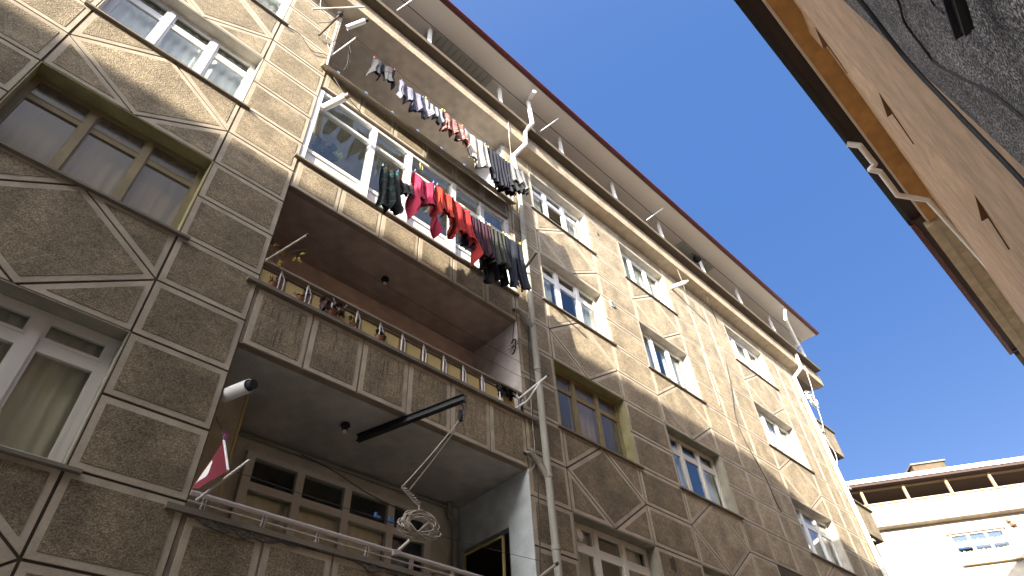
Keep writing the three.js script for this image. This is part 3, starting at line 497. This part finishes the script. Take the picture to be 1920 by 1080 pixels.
{ const G = 'washing on the upper line', nm = 'laundry';
  let e = U_(699, 106, 742, 132); garment('shorts', 'black and light grey shorts pegged at the end of the upper line', G, e[0], e[1], 0.68, cloth(0.030, 0.030, 0.034), { seed: 3, folds: 2, amp: 0.07, legs: true, taper: 0.05, leg2: 1 });
  e = U_(750, 149, 796, 184); garment('patterned_shirt', 'grey and white checked shirt beside the black shorts on the upper line', G, e[0], e[1], 0.68, cloth(0.30, 0.30, 0.34, checks([[0.25, 0.25, 0.36], [0.88, 0.88, 0.94]])), { seed: 4, folds: 3, amp: 0.08, sleeves: true, hem: 0.14 });
  e = U_(796, 182, 831, 207); garment('shirt', 'pale grey-blue shirt between the checked shirt and the pink flowered one', G, e[0], e[1], 0.58, cloth(0.17, 0.18, 0.20), { seed: 5, folds: 4, amp: 0.05, sag: 0.1, hem: 0.12 });
  e = U_(831, 206, 869, 238); garment('flowered_blouse', 'pink and brown flowered blouse on the upper line', G, e[0], e[1], 0.68, cloth(0.6, 0.6, 0.6, floral([[0.62, 0.42, 0.40], [0.30, 0.12, 0.14], [0.85, 0.72, 0.66], [0.55, 0.25, 0.22]])), { seed: 6, folds: 3, amp: 0.06, sleeves: true, sl1: 1.1, sl2: 1.1, hem: 0.12 });
  e = U_(870, 241, 912, 271); garment('shirt', 'plain light beige shirt next to the flowered blouse', G, e[0], e[1], 1.00, cloth(0.33, 0.31, 0.28), { seed: 7, folds: 3, amp: 0.05, hem: 0.16 });
  e = U_(913, 274, 951, 302); garment('pleated_skirt', 'dark navy pleated skirt on the upper line', G, e[0], e[1], 1.17, cloth(0.014, 0.015, 0.026), { seed: 8, folds: 6, amp: 0.035, sag: 0.02 });
  e = [atZ(924, 318, LZ - 0.12), atZ(958, 338, LZ - 0.12)]; garment('trousers', 'dark maroon trousers hanging behind the navy skirt', G, e[0], e[1], 0.62, cloth(0.05, 0.012, 0.015), { seed: 9, folds: 4, legs: true });
  e = U_(953, 303, 981, 324); garment('shirt', 'light grey shirt with black edges beside the rain pipe', G, e[0], e[1], 0.68, cloth(0.12, 0.122, 0.13), { seed: 10, folds: 3, amp: 0.06, hem: 0.1 });
  e = [atZ(950, 330, LZ + 0.03), atZ(982, 346, LZ + 0.03)]; garment('leggings', 'crumpled black leggings below the light grey shirt', G, e[0], e[1], 0.39, cloth(0.012, 0.012, 0.014), { seed: 12, folds: 4, legs: true, hem: 0.15 });
}
{ const G = 'washing on the lower line';
  let e = U_(716, 309, 748, 322); garment('patterned_dress', 'black dress with teal pattern on the lower line', G, e[0], e[1], 1.00, cloth(0.8, 0.8, 0.8, floral([[0.05, 0.05, 0.06], [0.06, 0.30, 0.27], [0.09, 0.42, 0.38], [0.03, 0.03, 0.04]])), { seed: 14, folds: 3, amp: 0.06, taper: -0.3, lean: 0.05, hem: 0.14 });
  e = U_(750, 336, 772, 347); garment('underwear', 'small crumpled black garment between the teal dress and the pink shirt', G, e[0], e[1], 0.36, cloth(0.016, 0.016, 0.02), { seed: 15, folds: 2, hem: 0.1 });
  e = U_(776, 318, 815, 343); garment('pink_shirt', 'bright pink shirt with trailing sleeves on the lower line', G, e[0], e[1], 0.75, cloth(0.36, 0.014, 0.055), { seed: 16, folds: 2, amp: 0.09, sleeves: true, sl1: 1.7, sl2: 1.7, sag: 0.14, hem: 0.12 });
  e = U_(818, 344, 849, 371); garment('orange_red_shirt', 'orange-red shirt next to the pink shirt', G, e[0], e[1], 0.68, cloth(0.36, 0.022, 0.009), { seed: 17, folds: 2, amp: 0.08, sleeves: true, sl1: 1.2, sl2: 1.4, hem: 0.14 });
  e = U_(848, 370, 880, 398); garment('red_shirt', 'plain red shirt with one long sleeve hanging down', G, e[0], e[1], 0.81, cloth(0.28, 0.009, 0.009), { seed: 18, folds: 2, amp: 0.08, sleeves: true, sl1: 1.3, sl2: 1.5, hem: 0.12 });
  e = [atZ(856, 398, LZ - 0.2), atZ(882, 416, LZ - 0.2)]; garment('shirt', 'dark slate shirt hanging behind the red ones', G, e[0], e[1], 0.78, cloth(0.03, 0.035, 0.05), { seed: 19, folds: 4 });
  e = U_(882, 402, 899, 412); garment('purple_top', 'dark purple top beside the red shirt', G, e[0], e[1], 0.89, cloth(0.026, 0.005, 0.016), { seed: 20, folds: 3 });
  e = U_(899, 412, 916, 421); garment('plum_top', 'plum coloured top between the purple and the grey-green ones', G, e[0], e[1], 0.94, cloth(0.034, 0.007, 0.017), { seed: 21, folds: 3 });
  e = U_(916, 421, 945, 438); garment('grey_trousers', 'faded grey-green trousers on the lower line', G, e[0], e[1], 1.00, cloth(0.030, 0.032, 0.028), { seed: 22, folds: 4, legs: true, taper: 0.1 });
  e = U_(945, 440, 977, 458); garment('jeans', 'dark blue jeans at the end of the lower line', G, e[0], e[1], 1.26, cloth(0.010, 0.014, 0.027), { seed: 23, folds: 2, amp: 0.04, legs: true, taper: 0.05, leg2: 1 });
  e = [atZ(893, 432, LZ - 0.15), atZ(945, 462, LZ - 0.15)]; garment('black_clothes', 'black clothes bunched behind the coloured tops', G, e[0], e[1], 1.07, cloth(0.012, 0.012, 0.014), { seed: 24, folds: 5, hem: 0.2 });
  e = [atZ(905, 470, LZ - 0.35), atZ(945, 492, LZ - 0.35)]; garment('towel', 'brownish towel sagging under the black clothes', G, e[0], e[1], 0.55, cloth(0.16, 0.12, 0.10), { seed: 25, folds: 2, sag: 0.1 });
}
// drying rods and lines
const rods = [
  ['thin white drying rod at the corner of the top loggia', [622, 104, 0.0], [667, 71, 0.6], MAT.white, 0.013], ['dark drying rod beside the jeans', [975, 516, 0.0], [1005, 474, 0.62], MAT.blackSteel, 0.03], ['thin pale drying rod at the plant end of the middle loggia', [499, 488, 0.0], [575, 441, 0.6], MAT.steel, 0.012],
  ['white forked drying rod near the black cloth', [972, 748, 0.0], [1026, 705, 0.5], MAT.white, 0.016], ['grey drying rod below the lowest loggia jamb', [1000, 1092, 0.0], [1043, 1058, 0.45], MAT.steel, 0.018],
];
rods.forEach(([l, a, b, m, r]) => { const t = thing('drying_rod', l, 'drying rod', 'drying rods'); const p = atZ(a[0], a[1], a[2]), q = atZ(b[0], b[1], b[2]); part('rod', rod(p, q, r), m, t); if (l.includes('forked')) part('fork', tube([atZ(966, 765, 0.0), atZ(988, 752, 0.2), atZ(1000, 735, 0.34), atZ(1012, 718, 0.42)], 0.014), m, t); part('end_cap', rod(q, q.clone().add(q.clone().sub(p).setLength(0.03)), r * 1.2), MAT.wire, t); });
{ const L = [['taut clothes line carrying the upper washing', atZ(667, 71, 0.6), atZ(990, 325, 0.6), 0.04], ['taut clothes line carrying the lower washing', atZ(700, 290, 0.62), atZ(1004, 475, 0.62), 0.05], ['slack second clothes line above the red washing', atZ(688, 232, 0.45), atZ(985, 440, 0.45), 0.1], ['fine clothes line across the middle loggia', atZ(575, 441, 0.6), atZ(1026, 705, 0.5), 0.08], ['lower fine clothes line across the middle loggia', atZ(548, 458, 0.4), atZ(1008, 722, 0.36), 0.08], ['clothes line in front of the stainless railing', atZ(430, 880, 0.25), atZ(1043, 1058, 0.45), 0.06]];
  L.forEach(([l, a, b, s]) => single('clothes_line', tube(sag(a, b, s), 0.0032, 30, 5), MAT.wire, l, 'clothes line', 'clothes lines')); }
for (const [l, p, q] of [['short white plastic stick on the roof slab above the checked shirt', [744, 20, 0.56], [778, -4, 0.95]], ['short white plastic stick on the roof slab beside the upper rain pipe', [1012, 247, 0.56], [1047, 222, 0.95]], ['short white plastic stick on the roof slab above the vent hole', [1212, 413, 0.56], [1243, 390, 0.95]]]) single('plastic_stick', rod(atZ(...p), atZ(...q), 0.014), MAT.white, l, 'stick', 'sticks along the roof slab');

// ------------------------------------------------------------ flues, aerials, hoist, flag, lamps, plants
function flue(label, a, b, r, capM) { const t = thing('flue_pipe', label, 'flue pipe', 'flue pipes'); const d = b.clone().sub(a), e = a.clone().add(d.clone().multiplyScalar(0.86)); part('pipe', new THREE.LatheGeometry([[r, 0], [r, 1], [r * 0.86, 1], [r * 0.86, 0.4]].map(q => new THREE.Vector2(q[0], q[1] * e.distanceTo(a))), 18).applyQuaternion(new THREE.Quaternion().setFromUnitVectors(V(0, 1, 0), d.clone().normalize())).translate(a.x, a.y, a.z), MAT.white, t); part('end', rod(a.clone().add(d.clone().multiplyScalar(0.78)), b, r * 0.72, 16), capM, t); return t; }
flue('white flue pipe with dark mouth sticking out of the glazed loggia', atZ(606, 203, -0.06), atZ(655, 178, 0.42), 0.065, M(0.22, 0.15, 0.12, 0.6));
flue('white flue pipe with black cap in the top loggia', atZ(650, 52, 0.3), atZ(690, 37, 0.62), 0.05, MAT.black);
flue('white flue pipe under the roof beam between two window columns', atZ(1256, 540, -0.02), atZ(1291, 527, 0.5), 0.06, MAT.pipeOld);
flue('grey flue pipe with black mouth in the lowest loggia', atZ(420, 742, -0.1), atZ(476, 720, 0.32), 0.07, MAT.black);
{
  const t = thing('tv_aerial', 'television aerial with pale boom and dark arm on the corner of the top loggia', 'aerial');
  const c = atZ(638, 27, 0.35); part('boom', bar(atZ(586, 17, 0.3), atZ(683, 13, 0.45), 0.03, 0.02), MAT.wireLight, t); part('clamp', [new THREE.SphereGeometry(0.06, 10, 8).translate(c.x, c.y, c.z)], MAT.black, t); part('arm', rod(atZ(598, 66, 0.05), c, 0.022), MAT.brown, t); part('mast', rod(atZ(611, 130, 0.04), atZ(634, 42, 0.05), 0.022), MAT.wireLight, t);
  for (const [a, b] of [[[596, 43], [620, 42]], [[630, 24], [645, 22]]]) part('element', rod(atZ(a[0], a[1], 0.3), atZ(b[0], b[1], 0.36), 0.006), MAT.wire, t);
  const cab = (pts, r, label, m = MAT.wire) => single('cable', tube(pts.map(p => atZ(p[0], p[1], p[2] ?? 0.03)), r, 40, 6), m, label, 'cable', 'loose cables on the facade');
  cab([[530, 45], [560, 62], [585, 95], [610, 103], [625, 120]], 0.007, 'cable drooping from the top window to the aerial corner');
  cab([[604, -8, 0.25], [602, 15, 0.3], [612, 28, 0.3], [620, 42, 0.2], [612, 75], [622, 100]], 0.006, 'cable hanging from the aerial boom', MAT.wireLight);
  cab([[622, 104, 0.1], [632, 80, 0.15], [650, 90, 0.1], [652, 115, 0.05], [640, 132], [628, 120]], 0.006, 'cable looped on the aerial corner of the top loggia');
  cab([[655, 85, 0.02], [658, 108, 0.02], [650, 130, 0.02]], 0.005, 'short cable tail inside the top loggia corner');
  cab([[616, 128], [640, 168, 0.2], [647, 178, 0.3]], 0.006, 'wire stay from the ledge to the flue mouth'); cab([[655, 186, 0.3], [676, 210, 0.0]], 0.006, 'wire stay from the flue mouth to the parapet');
  cab([[990, 610], [994, 700], [1000, 800], [1008, 900], [1012, 1000], [1013, 1090]], 0.009, 'black cable running down beside the old rain pipe'); cab([[995, 745, 0.1], [998, 790], [1002, 830], [1003, 870], [985, 890]], 0.006, 'pale cord hanging beside the old rain pipe', MAT.wireLight);
  cab([[968, 300, 0.1], [975, 380, 0.1], [985, 440, 0.08], [990, 520], [992, 610]], 0.008, 'pale cable beside the upper rain pipe', MAT.wireLight); cab([[952, 215, 0.36], [955, 260, 0.36], [958, 290, 0.2], [962, 400, 0.05], [968, 520, 0.05]], 0.009, 'cream cable dropping from the roof slab beside the washing', MAT.wireLight);
  cab([[1310, 505, 0.36], [1330, 570, 0.2], [1343, 600, 0.02], [1370, 720, 0.02], [1385, 800, 0.02], [1440, 905, 0.02], [1452, 935, 0.02], [1465, 960, 0.02]], 0.011, 'long brown cable running down between the window columns'); cab([[1270, 505, 0.36], [1285, 545, 0.2], [1290, 565, 0.02], [1330, 700, 0.02], [1350, 760, 0.02]], 0.007, 'pale thin cable dropping from the roof beam', MAT.wireLight);
  cab([[1508, 685, 0.36], [1520, 720, 0.3], [1528, 750, 0.15], [1541, 790, 0.1], [1548, 820, 0.1], [1566, 850, 0.05], [1570, 885, 0.05]], 0.010, 'white cable trailing past the corner balconies', MAT.white);
  cab([[565, 852, -1.5], [620, 880, -1.4], [690, 925, -1.5], [760, 960, -1.5]], 0.006, 'dark wire slung across the glazed back wall');
}
{
  const t = thing('cable_tangle', 'tangle of white cables bound to the far corner pipe', 'cables'), r = rng(41), c = atZ(1523, 750, 0.12), gs = [];
  for (let i = 0; i < 16; i++) { const a = r() * 6.28, rr = 0.16 + 0.2 * r(), pts = []; for (let j = 0; j <= 9; j++) { const q = a + j * 0.72; pts.push(V(c.x + rr * Math.cos(q) + 0.12 * (r() - 0.5), c.y + rr * 0.8 * Math.sin(q) + 0.1 * (r() - 0.5), c.z + 0.12 * (r() - 0.5))); } gs.push(tube(pts, 0.009, 30, 5)); }
  part('loops', gs, M(0.55, 0.54, 0.50, 0.6), t); const arm = atZ(1500, 745, 0.06); part('arm', rod(arm, c, 0.02), MAT.wireLight, t); part('box', bx(c.x - 0.08, c.x + 0.08, c.y - 0.05, c.y + 0.07, c.z - 0.05, c.z + 0.03), MAT.brown, t);
  const s = thing('rusty_posts', 'rusty red iron posts standing on the corner balconies', 'iron posts');
  part('post', rod(V(20.9, 12.9, -0.3), V(20.9, 14.4, -0.3), 0.03), MAT.red, s); part('post', rod(V(21.0, 10.0, -0.4), V(21.0, 11.6, -0.4), 0.03), MAT.rust, s); part('stay', bar(V(20.9, 11.6, -0.3), V(21.5, 11.3, -0.3), 0.03, 0.03), MAT.rust, s); part('post', rod(V(21.4, 10.0, -0.5), V(21.3, 11.3, -0.4), 0.025), MAT.rust, s);
}
{
  const t = thing('hoist_beam', 'black steel hoist beam fixed under the lowest loggia ceiling', 'steel beam'); const a = V(3.74, 6.12, -0.78), b = V(4.22, 6.12, 0.8);
  part('web', bar(a, b, 0.02, 0.085), MAT.blackSteel, t); const o = V(0, 0.042, 0); part('flange', bar(a.clone().add(o), b.clone().add(o), 0.075, 0.01), MAT.blackSteel, t); part('flange', bar(a.clone().sub(o), b.clone().sub(o), 0.075, 0.01), MAT.blackSteel, t);
  const k = V(4.205, 6.07, 0.75); part('hook', tube([k.clone().add(V(0, 0, 0)), k.clone().add(V(0.035, -0.05, 0)), k.clone().add(V(0.02, -0.11, 0)), k.clone().add(V(-0.02, -0.12, 0))], 0.009), MAT.blackSteel, t); part('pulley', [new THREE.CylinderGeometry(0.04, 0.04, 0.03, 14).rotateZ(1.57).translate(k.x - 0.01, k.y - 0.2, k.z), bx(k.x - 0.035, k.x + 0.015, k.y - 0.27, k.y - 0.12, k.z - 0.015, k.z + 0.015)], MAT.blackSteel, t);
  const e = atZ(755, 912, 0.42), f = atZ(768, 918, 0.42), g = atZ(786, 945, 0.40), top = V(k.x - 0.01, k.y - 0.24, k.z);
  single('hoist_rope', [tube(sag(top, e, 0.02), 0.008, 20, 6), tube(sag(top.clone().add(V(0.03, 0, 0)), f, 0.02), 0.008, 20, 6), ...[0, 1, 2].map(i => tube(Array.from({ length: 14 }, (_, j) => { const q = j / 13, w = q * 16 + i * 2.1; return e.clone().lerp(g, q).add(V(0.014 * Math.cos(w), 0.014 * Math.sin(w), 0.014 * Math.sin(w + 1))); }), 0.010, 40, 6)), tube([g, atZ(786, 965, 0.38)], 0.012)], MAT.rope, 'pale doubled hoist rope hanging from the black steel beam', 'rope');
  const c = atZ(786, 986, 0.36), r = rng(77), gs = []; for (let i = 0; i < 15; i++) { const tl = r() * 0.9 - 0.45, rx = 0.17 + 0.06 * r(), ry = 0.08 + 0.05 * r(), ox = (r() - 0.5) * 0.1, oy = (r() - 0.5) * 0.05, pts = []; for (let j = 0; j <= 16; j++) { const q = j / 16 * 6.283; pts.push(V(c.x + ox + rx * Math.cos(q) * Math.cos(tl) - ry * Math.sin(q) * Math.sin(tl), c.y + oy + rx * Math.cos(q) * Math.sin(tl) * 0.6 + ry * Math.sin(q), c.z + 0.07 * Math.sin(q + i) + (r() - 0.5) * 0.03)); } gs.push(tube(pts, 0.0075, 40, 6)); }
  single('rope_coil', gs, MAT.rope, 'bundle of coiled rope tied at the strut above the stainless railing', 'rope coil');
  const s = thing('strut', 'grey strut leaning out from the stainless railing to the rope coil', 'strut'); part('tube', rod(atZ(742, 1037, 0.0), atZ(810, 974, 0.42), 0.018), MAT.steel, s); part('clamp', bar(atZ(736, 1036, 0.03), atZ(750, 1036, 0.03), 0.05, 0.05), MAT.steel, s);
}
{
  const t = thing('flag', 'red flag with white hem hung from a pole over the stainless railing', 'flag'); const a = atZ(420, 826, 0.12), b = atZ(428, 882, 0.28), c = atZ(358, 918, 0.18);
  const g = new THREE.PlaneGeometry(1, 1, 16, 16), p = g.attributes.position; const mp = patternTex((u, v, o) => { o[0] = 0.62; o[1] = 0.1; o[2] = 0.13; }, 8);
  for (let i = 0; i < p.count; i++) { const u = p.getX(i) + 0.5, v = 0.5 - p.getY(i); const top = a.clone().lerp(b, v), low = c.clone().add(V(0.02 * v, -0.03 * v, 0.12 * v)); const q = top.lerp(low, u); q.z += 0.03 * Math.sin(u * 7 + v * 3) * u; p.setXYZ(i, q.x, q.y, q.z); } g.computeVertexNormals();
  part('cloth', g, M(0.17, 0.014, 0.026, 0.85), t); part('hem', rod(a, b, 0.012), MAT.white, t); { const f = new THREE.PlaneGeometry(1, 1, 10, 6), fp = f.attributes.position; for (let i = 0; i < fp.count; i++) { const u = 0.40 + 0.5 * (fp.getX(i) + 0.5), v = 0.06 + 0.42 * (0.5 - fp.getY(i)) * Math.sin(Math.PI * Math.min(1, Math.max(0.08, fp.getX(i) + 0.55))); const q = a.clone().lerp(b, v).lerp(c.clone().add(V(0.02 * v, -0.03 * v, 0.12 * v)), u); fp.setXYZ(i, q.x, q.y, q.z + 0.03 * Math.sin(u * 7 + v * 3) * u + 0.004); } f.computeVertexNormals(); part('crescent', f, MAT.white, t); }
  part('pole', rod(atZ(368, 938, 0.02), atZ(468, 862, 0.5), 0.013), MAT.steel, t); part('stay', tube([atZ(405, 782, -0.2), atZ(415, 805, -0.05), a], 0.004), MAT.wire, t); part('peg', bx(a.x - 0.012, a.x + 0.012, a.y, a.y + 0.07, a.z - 0.012, a.z + 0.012), M(0.25, 0.05, 0.2, 0.6), t);
}
function lamp(label, p) { const t = thing('ceiling_lamp', label, 'ceiling lamp', 'loggia ceiling lamps'); part('rose', new THREE.CylinderGeometry(0.055, 0.065, 0.035, 16).translate(p.x, p.y - 0.018, p.z), MAT.black, t); part('socket', new THREE.CylinderGeometry(0.03, 0.04, 0.07, 14).translate(p.x, p.y - 0.07, p.z), MAT.blackSteel, t); part('bulb', new THREE.SphereGeometry(0.032, 12, 10).translate(p.x, p.y - 0.115, p.z), MAT.pvcDull, t); }
lamp('small black ceiling lamp in the pinkish middle loggia', V(3.77, CEIL(1), -0.64)); lamp('small black ceiling lamp beside the hoist beam', V(3.46, CEIL(0), -0.65));
function leaves(n, c, s, size, m, seed) { const r = rng(seed), gs = []; for (let i = 0; i < n; i++) { const g = new THREE.PlaneGeometry(size * (0.6 + 0.7 * r()), size * (0.9 + 0.9 * r()), 1, 2); const p = g.attributes.position; for (let k = 0; k < p.count; k++) { const y = p.getY(k) / size; p.setX(k, p.getX(k) * (1 - Math.abs(y) * 0.9)); p.setZ(k, 0.25 * size * y * y); } g.rotateX(r() * 3); g.rotateY(r() * 6.28); g.rotateZ(r() * 3); g.translate(c.x + (r() - 0.5) * s[0], c.y + (r() - 0.5) * s[1], c.z + (r() - 0.5) * s[2]); g.computeVertexNormals(); gs.push(g); } return gs; }
function pot(label, x, y, z, leafM, n, size, spread) { const t = thing('potted_plant', label, 'potted plant', 'plants on the middle loggia ledge'); part('pot', new THREE.LatheGeometry([[0.001, 0], [0.05, 0], [0.07, 0.11], [0.075, 0.11], [0.065, 0.1]].map(q => new THREE.Vector2(...q)), 14).translate(x, y, z), MAT.clay, t); part('foliage', leaves(n, V(x, y + 0.16, z), spread, size, leafM, Math.floor(x * 100)), leafM, t); part('stem', rod(V(x, y + 0.08, z), V(x, y + 0.2, z), 0.006), MAT.leaf, t); }
pot('small dark potted plant at the end of the middle loggia ledge', 1.87, 7.08, -0.05, MAT.leafPurple, 26, 0.05, [0.16, 0.12, 0.1]); pot('small leafy potted plant beside the second white bracket', 2.24, 7.08, -0.05, MAT.leaf, 16, 0.07, [0.18, 0.12, 0.1]); pot('bushy dark purple potted plant on the middle loggia ledge', 2.66, 7.08, 0.0, MAT.leafPurple, 70, 0.06, [0.34, 0.2, 0.18]); pot('low green potted plant beside the purple one', 3.02, 7.08, -0.05, MAT.leaf, 26, 0.05, [0.16, 0.1, 0.1]); pot('low green trailing potted plant between white brackets', 3.42, 7.08, -0.04, MAT.leaf, 30, 0.05, [0.2, 0.1, 0.1]);
{
  const t = thing('vine', 'sparse vine with yellow leaves at the corner of the middle loggia', 'plant'); const a = V(1.85, 7.5, -0.1); part('stem', [tube([a, atZ(515, 455, -0.1), atZ(512, 430, -0.1)], 0.004), tube([a, atZ(530, 482, 0.0), atZ(555, 470, 0.1), atZ(575, 468, 0.15)], 0.004)], MAT.brown, t);
  for (const [x, y, n] of [[520, 458, 4], [530, 472, 3], [523, 495, 4], [572, 475, 4], [562, 488, 3], [556, 483, 2]]) part('leaf_cluster', leaves(n, atZ(x, y, 0.05), [0.08, 0.08, 0.06], 0.05, MAT.leafDry, x), MAT.leafDry, t);
  const q = thing('indoor_plant', 'leafy green plant behind the pane of the glazed loggia', 'plant'); const c = atZ(608, 284, -0.3); part('foliage', leaves(60, c, [0.36, 0.3, 0.2], 0.11, MAT.leaf, 91), MAT.leaf, q); part('bright_leaf', leaves(5, atZ(632, 294, -0.22), [0.1, 0.08, 0.05], 0.1, MAT.leafDry, 92), M(0.35, 0.40, 0.08, 0.6), q); part('stem', rod(V(c.x, 9.72, c.z), c, 0.012), MAT.brown, q); part('pot', new THREE.CylinderGeometry(0.12, 0.09, 0.2, 16).translate(c.x, 9.13 + 0.1 + 0.0, c.z), MAT.clay, q);
  const w = thing('black_cloth', 'crumpled black cloth hung over the rail of the middle loggia', 'cloth'), k = atZ(945, 735, 0.0); part('folds', leaves(26, k, [0.3, 0.12, 0.08], 0.10, MAT.black, 93), MAT.black, w);
  const s = thing('wire_wheel', 'black wire wheel hanging on the side wall of the middle loggia', 'wheel'), o = atX(962, 650, 6.1); part('rim', new THREE.TorusGeometry(0.13, 0.012, 8, 28).rotateY(1.2).translate(o.x, o.y, o.z), MAT.black, s); for (let i = 0; i < 4; i++) { const an = i * 0.8; part('spoke', rod(V(o.x, o.y + 0.12 * Math.sin(an), o.z + 0.12 * Math.cos(an)), V(o.x, o.y - 0.12 * Math.sin(an), o.z - 0.12 * Math.cos(an)), 0.005), MAT.black, s); } part('hanger', tube([V(o.x, o.y + 0.13, o.z), V(o.x, o.y + 0.45, o.z + 0.05), V(o.x - 0.02, o.y + 0.8, o.z + 0.1)], 0.005), MAT.wire, s);
}
{ const t = thing('roof_bundle', 'dark bundle stuffed between roof slab and soffit', 'bundle'), c = atZ(1307, 486, 0.45); part('bag', new THREE.IcosahedronGeometry(0.13, 2).scale(1.3, 0.8, 0.9).translate(c.x, c.y, c.z), MAT.black, t); part('sticks', [rod(c.clone().add(V(-0.3, 0.05, 0)), c.clone().add(V(0.35, 0.12, 0.1)), 0.012), rod(c.clone().add(V(-0.2, -0.05, 0.05)), c.clone().add(V(0.3, 0.2, 0.05)), 0.01)], MAT.brown, t); }

{ const c = atZ(790, 312, 0.55); single('hanging_ring', new THREE.TorusGeometry(0.075, 0.008, 8, 28).scale(0.7, 1, 1).rotateY(0.5).translate(c.x, c.y, c.z), M(0.42, 0.36, 0.12, 0.6), 'yellow plastic ring hanging above the pink shirt', 'ring');
  for (const [x, y, l] of [[707, 969, 'flag'], [733, 977, 'rope coil']]) { const p = atZ(x, y, 0.3); single('blue_peg', [bx(p.x - 0.035, p.x + 0.035, p.y - 0.012, p.y + 0.012, p.z - 0.012, p.z + 0.012), bx(p.x - 0.03, p.x - 0.01, p.y - 0.011, p.y + 0.04, p.z - 0.01, p.z + 0.01)], M(0.05, 0.16, 0.42, 0.5), 'blue plastic peg on the lowest line, of the two the one toward the ' + l, 'peg', 'blue pegs on the lowest line'); } }

renderer.render(scene, camera);
